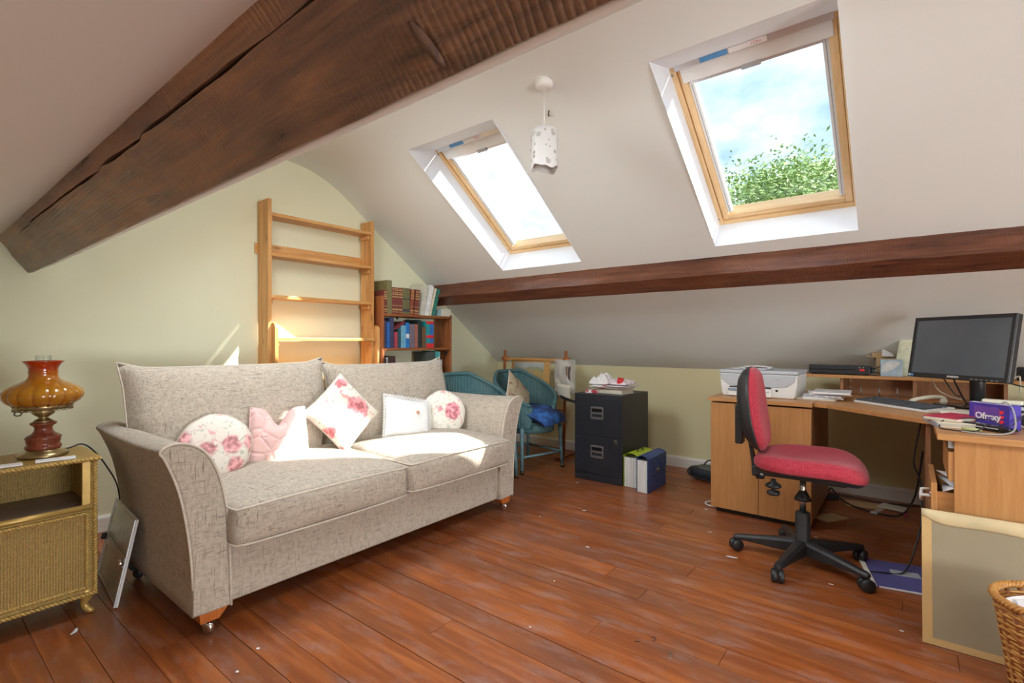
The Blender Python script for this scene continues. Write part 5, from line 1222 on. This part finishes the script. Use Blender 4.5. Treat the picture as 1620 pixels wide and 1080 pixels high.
MB().tube(bez([(-.26, .03, .135), (-.215, .03, .075), (-.17, .05, .045), (-.11, .06, .03)], 8), .0028, 6).build('cable', 'cream_plastic', MN)

# ------------------------------------------------------------------ keyboard, phone
KB = thing('keyboard', 'white and black computer keyboard in front of the monitor', 'keyboard', (-.035, 3.375, .7305), R(-46.0))
MB().prism([(-.078, .0), (.078, .0), (.078, .026), (-.078, .013)], -.228, .228, 0).build('case', 'white_plastic', KB, bevel=.004)
m = MB(); rows_ = [(-.062, 8), (-.042, 12), (-.022, 12), (-.002, 13), (.018, 14), (.048, 14)]
for y_, nk in rows_:
    z0 = .0135 + .013 * (y_ + .078) / .156; xx = -.220
    wds = [1.25, 1.25, 1.25, 5.5, 1.25, 1.25, 1.25, 1.5] if nk == 8 else [1.0] * nk
    sm = sum(wds); W_ = .280
    for q in wds: ww = W_ * q / sm; m.box(xx + .0015, xx + ww - .0020, y_ - .0078, y_ + .0078, z0, z0 + .009); xx += ww
    for blk, k in ((.068, 3), (.134, 4)):
        for i in range(k):
            if y_ in (-.022,) and k == 3: continue
            m.box(blk + .019 * i + .001, blk + .019 * i + .0175, y_ - .0085, y_ + .0085, z0, z0 + .008)
kk = m.build('keys', 'key_plastic', KB); kk['kind'] = 'stuff'
o = thing('telephone_handset', 'cream phone handset lying behind the keyboard', 'telephone', (.09, 3.70, .7305), R(18))
MB().tube(bez([(-.085, 0, .012), (-.05, 0, .022), (0, 0, .032), (.05, 0, .036), (.075, 0, .028)], 6), [.009 + .003 * (1 - abs(2 * i / 24 - 1)) for i in range(25)], 10).build('handle', 'cream_plastic', o)
MB().lathe([(0, 0), (.018, 0), (.019, .008), (.014, .016), (0, .018)], (-.075, 0, 0), 16).build('mouthpiece', 'cream_plastic', o); MB().lathe([(0, 0), (.018, 0), (.019, .014), (.014, .028), (0, .030)], (.068, 0, 0), 16).build('earpiece', 'cream_plastic', o)

# ------------------------------------------------------------------ clutter on the pedestal
ZP = .7305
o = thing('book', 'worn pale book with grey spine at the pedestal corner', 'book', (.142, 2.795, ZP), R(12))
MB().box(-.07, .07, -.10, .10, .003, .016).build('pages', 'page_edges', o); MB().box(-.072, .072, -.102, .102, 0, .003).box(-.072, .072, -.102, .102, .016, .019).build('cover', 'paper_cream', o); MB().box(-.075, -.070, -.102, .102, 0, .019).build('spine', 'grey_plastic', o)
o = thing('notebook', 'red covered notebook on top of the worn pale book', 'notebook', (.150, 2.82, ZP + .0195), R(-30))
MB().box(-.06, .06, -.095, .095, .003, .013).build('pages', 'page_edges', o); MB().box(-.062, .062, -.097, .097, 0, .003).build('back_cover', 'card_brown', o); MB().box(-.062, .062, -.097, .097, .013, .0165).build('front_cover', colmat((.48, .02, .07)), o, bevel=.001)
o = MB().sheet(lambda u, v: V(((u - .5) * .13, (v - .5) * .10, .002 + .03 * v * v)), 6, 6, (0, 0, .0015)).build('notepad', 'paper_cream'); o.location = (.185, 3.06, ZP + .002); o.rotation_euler = (0, 0, R(20)); tag(o, 'cream notepaper curling up left of the purple box', 'paper')
# grey device stack with cream remote on top
o = thing('disk_drive', 'flat grey disk drive behind the purple box', 'disk drive', (.335, 3.04, ZP), R(-10))
MB().box(-.10, .12, -.085, .085, 0, .060).build('body', 'black_plastic', o, bevel=.004); MB().box(-.105, .125, -.09, .09, .0605, .074).build('lid', 'silver_plastic', o, bevel=.004); 
for i in range(5): MB().box(-.08 + .012 * i, -.074 + .012 * i, -.0865, -.0845, .012, .05).build('vent_slot', 'black_gloss', o)
r_ = MB().cbox((.32, 3.03, ZP + .0855), (.13, .045, .020), (0, 0, R(-12))).build('remote_control', 'cream_plastic', None, bevel=.006); tag(r_, 'cream plastic remote on top of the grey drive', 'remote')
o = MB().sheet(lambda u, v: V(((u - .5) * .10, (v - .5) * .08, .003 + .004 * sin(7 * u + 5 * v))), 8, 6, (0, 0, .001)).build('plastic_sleeve', colmat((.50, .62, .68), .2)); o.location = (.405, 3.02, ZP + .0755); tag(o, 'pale blue plastic sleeve on the grey drive', 'sleeve')
# purple box with lettering
PBX = thing('staples_box', 'torn purple cardboard box with white and red lettering', 'box', (.272, 2.80, ZP), R(-45.5))
bw, bh, bd = .155, .098, .052
MB().box(-bw / 2, bw / 2, -bd / 2, bd / 2, 0, bh).build('carton', colmat((.060, .035, .36)), PBX, bevel=.0015)
MB().box(-bw / 2 + .02, bw / 2 - .035, -bd / 2 - .0008, -bd / 2, .030, bh - .012).build('violet_panel', colmat((.15, .06, .36)), PBX)
text('box_lettering', 'Ofrexy', .034, 'paper', PBX, (-.002, -bd / 2 - .0014, .046), (R(90), 0, 0), .0012)
for i in range(3): MB().prism([(bw / 2 - .036, bh - .022 - .019 * i), (bw / 2 - .018, bh - .024 - .019 * i), (bw / 2 - .022, bh - .034 - .019 * i), (bw / 2 - .034, bh - .038 - .019 * i)], -bd / 2 - .0016, -bd / 2 - .0002, 1).build('red_mark', colmat((.85, .03, .06)), PBX)
MB().prism([(-bw / 2, bh), (bw / 2, bh), (bw / 2 - .01, bh + .006), (.02, bh + .002), (-bw / 2 + .02, bh + .005)], -bd / 2 - .0005, -bd / 2 + .0006, 1).build('torn_edge', colmat((.55, .55, .70)), PBX)
# stapler-like black device, cables
o = thing('stapler', 'black stapler lying in front of the purple box', 'stapler', (.245, 2.705, ZP), R(-40)); o.scale = (1, 1, .7)
MB().prism([(-.085, .022), (-.06, .008), (0, .0), (.06, .002), (.088, .010), (.086, .026), (.03, .032), (-.06, .036), (-.088, .032)], -.022, .022, 1).build('body', 'black_gloss', o, bevel=.004); MB().box(-.096, -.084, -.012, .012, .020, .034).build('tip', 'chrome', o, bevel=.002); MB().box(-.03, .05, -.0228, -.0222, .016, .022).build('logo_strip', 'silver_plastic', o)
def cable(label, pts, r=.0028, mat='black_plastic', n=10, name='cable'):
    base = V(pts[0]); o = MB(base).tube(bez(pts, n), r, 6).build(name, mat); o.location = base; tag(o, label, 'cable'); return o
cable('looped black cable on the front edge of the pedestal', [(.24, 2.66, ZP + .03), (.20, 2.60, ZP + .006), (.13, 2.60, ZP + .004), (.098, 2.66, ZP + .004), (.12, 2.74, ZP + .026), (.19, 2.73, ZP + .040), (.24, 2.70, ZP + .042)])
cable('grey cable arching over the purple box', [(.28, 2.77, ZP + .09), (.30, 2.75, ZP + .11), (.318, 2.72, ZP + .08), (.315, 2.66, ZP + .02), (.28, 2.60, ZP + .004), (.22, 2.56, ZP + .004), (.16, 2.58, ZP + .004)], .003, 'grey_plastic')
cable('thin black cable crossing to the right of the purple box', [(.25, 2.72, ZP + .042), (.30, 2.70, ZP + .02), (.34, 2.74, ZP + .05), (.40, 2.78, ZP + .07)], .0022)
o = MB().tube([(0, 0, .006), (.055, -.02, .006)], .006, 10).build('battery', colmat((.45, .52, .25))); o.location = (.165, 2.655, ZP); tag(o, 'small green marker stub inside the cable loop', 'pen')
o = MB().tube([(.028 * cos(a), 0, .032 + .028 * sin(a)) for a in [2 * pi * i / 20 for i in range(20)]], .0045, 8, True).build('tape_roll', 'paper'); o.location = (.365, 2.83, ZP - .001); o.rotation_euler = (0, 0, R(-45)); tag(o, 'white ring of tape at the right photo edge', 'tape')
# right end of the raised shelf
o = thing('desk_speaker', 'black box speaker on the raised shelf right of the monitor', 'speaker', (.56, 3.955, .8625), R(-8)); MB().box(-.085, .085, -.05, .05, 0, .075).build('housing', 'black_plastic', o, bevel=.008); MB().box(-.07, .02, -.052, -.049, .012, .06).build('grille', 'black_gloss', o)
cable('pale cable hanging over the shelf beside the speaker', [(.44, 3.86, .866), (.47, 3.85, .89), (.475, 3.845, .868), (.476, 3.842, .80)], .004, 'cream_plastic')

# ------------------------------------------------------------------ leaning hardboard panel and wicker basket
LB = thing('picture_panel', 'hardboard picture back edged with tape leaning on the pedestal', 'panel', (.04, 2.325, 0))
a = math.atan2(.165, .47); lm = frame3((0, 0, .002), (1, .012, 0), (0, sin(a), cos(a)), (0, -cos(a), sin(a)))
PWd, PHt = .74, .462
MB().box(0, PWd, 0, PHt, -.012, 0, mat=lm).build('board', 'hardboard', LB, bevel=.001)
MB().box(-.001, .028, -.001, PHt, .0002, .0012, mat=lm).build('side_tape', 'masking_tape', LB); MB().box(.028, PWd, -.001, .022, .0002, .0012, mat=lm).build('bottom_tape', 'masking_tape', LB)
MB().sheet(lambda u, v: lm @ V((-.002 + PWd * u, PHt + .004 - (.046 + .006 * sin(2.2 * u) - .018 * math.exp(-(u / .05) ** 2) + .003 * sin(17 * u)) * v, .0022 + .008 * sin(pi * v) * (.6 + .3 * sin(9 * u)))), 40, 8, lm.to_3x3() @ V((0, 0, .001))).build('top_tape', 'parcel_tape', LB)
WB = thing('wastepaper_basket', 'woven wicker wastepaper basket at the photo corner', 'basket', (.345, 2.20, 0))
def brad(z): return .092 + .042 * (z / .285) ** 1.1
m = MB(); NS = 20
for k in range(24):
    z = .010 + .0110 * k; ph = pi * (k % 2)
    m.tube([(brad(z) * (1 + .020 * sin(NS / 2 * t + ph)) * cos(t), brad(z) * (1 + .020 * sin(NS / 2 * t + ph)) * sin(t), z + .003 * sin(3 * t + k)) for t in [2 * pi * i / 80 for i in range(80)]], .0058, 5, True)
o = m.build('weave', 'wicker', WB); o['kind'] = 'stuff'
for i in range(NS):
    t = 2 * pi * (i + .5) / NS; MB().tube([(brad(z) * 1.0 * cos(t), brad(z) * 1.0 * sin(t), z) for z in (.004, .1, .2, .278)], .0062, 6).build('stake', 'wicker_dark', WB)
m = MB()
for ph in (0, 2.1, 4.2): m.tube([((.134 + .007 * cos(22 * t + ph)) * cos(t), (.134 + .007 * cos(22 * t + ph)) * sin(t), .283 + .007 * sin(22 * t + ph)) for t in [2 * pi * i / 160 for i in range(160)]], .0062, 5, True)
m.build('rim', 'wicker', WB); MB().lathe([(0, .004), (.090, .004), (.090, .010), (0, .010)], n=24).build('bottom', 'wicker', WB)
for i, (x, y, rz, rx, ml, lb) in enumerate(((-.045, -.01, 48, -18, 'paper', 'white folded paper at the left inside the basket'), (.02, .0, 38, -30, 'printed_paper', 'printed sheet sticking out of the wicker basket'))):
    o = MB().sheet(lambda u, v: V(((u - .5) * (.10 + .06 * i), .012 * sin(3 * u), .13 * v)), 6, 6, (0, .001, 0)).build('waste_paper', ml); o.location = (.345 + x, 2.20 + y, .155 + .005 * i); o.rotation_euler = (R(rx), 0, R(rz)); tag(o, lb, 'paper')

# ------------------------------------------------------------------ floor clutter
o = thing('plastic_folder', 'violet plastic folder with cream spine under the desk', 'folder', (-.04, 2.90, .001), R(13))
MB().box(-.11, .22, -.16, .16, 0, .004).build('cover', 'folder_violet', o, bevel=.001); MB().box(-.128, -.108, -.165, .165, 0, .010).build('spine_bar', 'paper_cream', o, bevel=.002); MB().box(-.02, .09, .0, .06, .0042, .0052).build('paper_label', 'silver_plastic', o); MB().box(-.10, .22, -.166, -.158, 0, .0055).build('page_edge', 'paper', o)
cable('long black cable drooping from the desk to the violet folder', [(.045, 3.02, .700), (.02, 3.10, .50), (.045, 3.14, .40), (.05, 3.10, .24), (.02, 3.02, .09), (-.02, 2.93, .012), (-.10, 2.88, .009), (-.17, 2.86, .004)], .004)
cable('black power cable sweeping along the floor under the desk', [(.058, 3.40, .50), (.03, 3.60, .22), (-.03, 3.78, .05), (-.12, 3.86, .006), (-.26, 3.92, .006), (-.36, 4.02, .02), (-.42, 4.10, .06), (-.44, 4.15, .03)], .005)
cable('second black cable by the skirting under the desk', [(.058, 4.20, .006), (-.15, 4.14, .006), (-.3, 4.17, .006), (-.55, 4.15, .006)], .004)
for lb, c, s_, rz, ml, nm in (('grey card sheet on the floor under the desk', (-.23, 4.02, .002), (.20, .13, .003), 12, 'card_brown', 'card_sheet'), ('pale paper sheet beside the plastic clip under the desk', (-.075, 4.06, .006), (.15, .12, .003), -14, 'paper_cream', 'paper_sheet'), ('brown cardboard piece beside the desk cabinet', (-.375, 3.60, .001), (.11, .18, .004), -32, 'card_brown', 'cardboard_piece')):
    o = MB().box(-s_[0] / 2, s_[0] / 2, -s_[1] / 2, s_[1] / 2, 0, s_[2]).build(nm, ml); o.location = c; o.rotation_euler = (0, 0, R(rz)); tag(o, lb, 'card')
o = MB().box(-.012, .012, -.06, .06, 0, .012).box(-.018, .018, -.06, -.05, 0, .014).build('plastic_clip', 'clear_plastic', None, bevel=.002); o.location = (-.155, 3.90, .004); o.rotation_euler = (0, 0, R(-16)); tag(o, 'clear plastic strip clip lying under the desk', 'clip')
o = MB().lathe([(0, 0), (.012, .001), (.016, .008), (.010, .014), (0, .015)], n=14).build('bottle_cap', colmat((.35, .04, .08))); o.location = (-.01, 3.93, .001); tag(o, 'small dark red cap under the desk', 'cap')
o = MB().cbox((0, 0, .016), (.09, .05, .03), (0, 0, R(20))).build('power_plug', 'black_plastic', None, bevel=.008); o.location = (-.42, 4.03, 0.0); tag(o, 'black power adapter on the floor behind the cabinet', 'adapter')
BG = thing('laptop_bag', 'slumped black and grey bag beside the desk cabinet', 'bag', (-1.20, 4.04, .0), R(-14))
m = MB(); rbox(m, .36, .20, .085, .035, (.01, .01, .012), 12, Matrix.Translation((.02, 0, .046)), .012, 3); m.build('body', 'charcoal_metal', BG)
m = MB(); rbox(m, .26, .12, .03, .012, (.0, .0, .01), 8, Matrix.Translation((.04, -.03, .085)), .008, 5); m.build('front_pocket', colmat((.10, .11, .10)), BG)
MB().tube(bez([(-.08, 0, .09), (-.05, .02, .135), (.06, .03, .15), (.16, .02, .13)], 6), .006, 6).build('carry_handle', 'black_plastic', BG); MB().tube(bez([(-.14, .03, .075), (-.19, -.01, .06), (-.17, -.07, .03), (-.05, -.12, .02), (.10, -.13, .02)], 6), .008, 6).build('shoulder_strap', 'black_plastic', BG)
cable('upper white cable loop sticking out behind the desk cabinet', [(-.975, 3.72, .010), (-1.03, 3.70, .02), (-1.05, 3.66, .03), (-1.02, 3.60, .012), (-.975, 3.58, .008)], .0048, 'white_plastic', name='white_cable')
cable('lower white cable loop sticking out behind the desk cabinet', [(-.975, 3.50, .008), (-1.03, 3.47, .008), (-1.06, 3.41, .007), (-1.03, 3.37, .006), (-.988, 3.37, .006)], .0048, 'white_plastic', name='white_cable')
# litter on the boards
def clip(label, x, y, rz, l=.032):
    pts = [(-l / 2, -.004, 0), (l / 2, -.004, 0), (l / 2 + .003, 0, 0), (l / 2, .004, 0), (-l / 3, .004, 0), (-l / 3 - .002, .0015, 0), (l / 3, -.0005, 0)]
    o = MB().tube(bez([V(p) + V((0, 0, .0012)) for p in pts], 4), .0008, 5).build('paper_clip', 'chrome'); o.location = (x, y, .001); o.rotation_euler = (0, 0, rz); tag(o, label, 'paper clip')
clip('silver paper clip on the floor near the photo bottom', -.645, 1.689, R(-60)); 
def strand(label, x, y, pts): o = MB().tube(bez([V((*p, .0015)) for p in pts], 5), .0011, 5).build('wire_scrap', 'black_plastic'); o.location = (x, y, .001); tag(o, label, 'scrap')
strand('bent black scrap above the paper clip on the floor', -.724, 1.743, [(-.012, .0), (.0, .006), (.008, -.004), (.0, -.018)]); strand('tiny black wire left of the bent scrap on the floor', -.762, 1.686, [(-.008, -.006), (.006, .005)])
rs = random.Random(5); SCR = [('curled white paper shaving in front of the office chair', -.691, 2.637, .055, .016), ('small white scrap left of the office chair castor', -.88, 2.909, .026, .008), ('reddish scrap before the desk cabinet door', -.665, 3.05, .034, .010), ('white crumb at the filing cabinet front', -1.985, 3.30, .024, .010), ('white flake by the desk cabinet corner', -1.02, 3.29, .022, .012), ('white flake behind the chair column', -.40, 3.20, .018, .01), ('white paint spot left of the sofa foot', -2.43, .44, .045, .014), ('round white spot in front of the sofa foot', -1.718, .719, .012, .010), ('second round spot nearer the sofa foot', -1.791, .819, .013, .011), ('pale flake on the boards in the room middle', -1.32, 2.30, .020, .010), ('pale flake near the filing cabinet and sofa', -1.62, 2.78, .026, .012), ('tiny white crumb in the centre of the floor', -1.25, 1.88, .009, .008), ('tiny white crumb nearer the camera', -1.12, 1.52, .009, .008), ('white crumb beside the right sofa castor', -1.78, 2.52, .012, .009), ('white flake under the swivel chair', -.27, 2.62, .020, .009), ('white flake before the picture panel', -.02, 2.36, .014, .008)]
for lb, x, y, l, w_ in SCR:
    k = 9; o = MB().sheet(lambda u, v: V(((u - .5) * l, (v - .5) * w_ * (1 - (2 * u - 1) ** 2 * .6) + .004 * sin(3 * u) * (l > .04), .0012 + .003 * abs(u - .5) * (l > .02))), k, 3, (0, 0, .0006)).build('scrap', colmat((.55, .12, .08)) if 'reddish' in lb else 'paper'); o.location = (x, y, .0012); o.rotation_euler = (0, 0, rs.uniform(-.6, .6)); tag(o, lb, 'scrap')

# ------------------------------------------------------------------ pendant lamp and hook
PN = thing('pendant_lamp', 'pendant lamp with translucent dotted shade on the ceiling', 'lamp', (-1.44, 2.075, 1.945))
top_z = cz(2.075) - 1.945 + .003
MB().lathe([(0, top_z + .012), (.046, top_z + .012), (.046, top_z - .008), (.040, top_z - .026), (.030, top_z - .030), (0, top_z - .030)], n=32).build('ceiling_rose', 'pendant_white', PN)
MB().tube([(0, 0, top_z - .03), (0, 0, .205)], .0028, 6).build('flex', 'pendant_white', PN)
MB().lathe([(.008, .215), (.017, .205), (.018, .155), (.015, .145), (0, .145)], n=18).build('lamp_holder', 'pendant_white', PN)
sq = lambda a, z: 1 + .03 * cos(4 * a)
outs = [(.050, .205), (.062, .200), (.067, .190), (.068, .10), (.068, .02)]
m = MB(); NA = 64
def shd(u, v, r0):
    a = 2 * pi * u; zb = .004 + .008 * (sin(3 * a) + .5 * sin(7 * a + 1)); z = zb + (.200 - zb) * v; r = r0 * (1 if v < .93 else 1 - 1.6 * (v - .93)); return V((r * cos(a) * (1 + .03 * cos(4 * a)), r * sin(a) * (1 + .03 * cos(4 * a)), z))
m.grid(lambda u, v: shd(u, v, .068), NA, 16, True, None, True); m.grid(lambda u, v: shd(u, v, .0662), NA, 16, True, None, True); sd = m.build('shade', 'frosted', PN)
MB().lathe([(.010, .199), (.060, .199), (.060, .2005), (.010, .2005), (.010, .199)], n=32).build('shade_top', 'frosted', sd)
rs = random.Random(3)
for i in range(34):
    a = rs.uniform(0, 2 * pi); z = rs.uniform(.02, .18); r = rs.choice((.004, .006, .009, .012))
    mt = Matrix.Rotation(a, 4, 'Z') @ Matrix.Translation((.0685 * (1 + .03 * cos(4 * a)), 0, z)) @ Matrix.Rotation(R(90), 4, 'Y')
    MB().lathe([(0, .0012), (r * .9, .001), (r, 0)], (0, 0, 0), 14, mt).build('dot', 'dot_grey', sd)
o = MB().tube(bez([(0, 0, .03), (0, -.004, .005), (.004, -.022, -.004), (.012, -.034, .004), (.016, -.034, .016)], 5), .0032, 8).build('ceiling_hook', 'brass_dark'); o.location = (-1.53, 2.262, zs(2.262) - .004); tag(o, 'small dark hook in the slope behind the pendant lamp', 'hook')

# ------------------------------------------------------------------ tree outside
def tree(label, loc, H, rx, seed):
    rs = random.Random(seed); t = thing('tree', label, 'tree', loc)
    MB().tube([(0, 0, 0), (.1, .05, H * .4), (-.05, .1, H * .8)], [.22, .16, .05], 10).build('trunk', 'bark', t)
    vs = []; fs = []
    brs = []
    for i in range(230):
        a = rs.uniform(0, 2 * pi); zz = rs.uniform(.35, 1.0) ** .7; r = rx * math.sqrt(max(.02, 1 - ((zz - .62) / .42) ** 2)) * rs.uniform(.3, 1)
        brs.append(V((r * cos(a), r * sin(a), H * zz)))
    for b in brs:
        for k in range(150):
            p = b + V((rs.gauss(0, 1), rs.gauss(0, 1), rs.gauss(0, .9))) * rx * .10; s_ = rs.uniform(.045, .085)
            d1 = V((rs.uniform(-1, 1), rs.uniform(-1, 1), rs.uniform(-.5, .6))).normalized() * s_; d2 = d1.orthogonal().normalized() * s_ * .45; n = len(vs)
            vs += [p - d1, p + d2, p + d1, p - d2]; fs.append((n, n + 1, n + 2, n + 3))
    m = MB(); m.add(vs, fs); o = m.build('foliage', 'leaf', t); o['kind'] = 'stuff'
    m = MB()
    for b in brs[:50]: m.tube([V((0, .05, b.z * .55)), b * .6 + V((0, 0, b.z * .35)), b], [.05, .03, .012], 5)
    o = m.build('branches', 'bark', t); o['kind'] = 'stuff'
tree('leafy green tree seen through the larger roof window', (-2.5, 15.0, -4.2), 9.7, 2.9, 4)
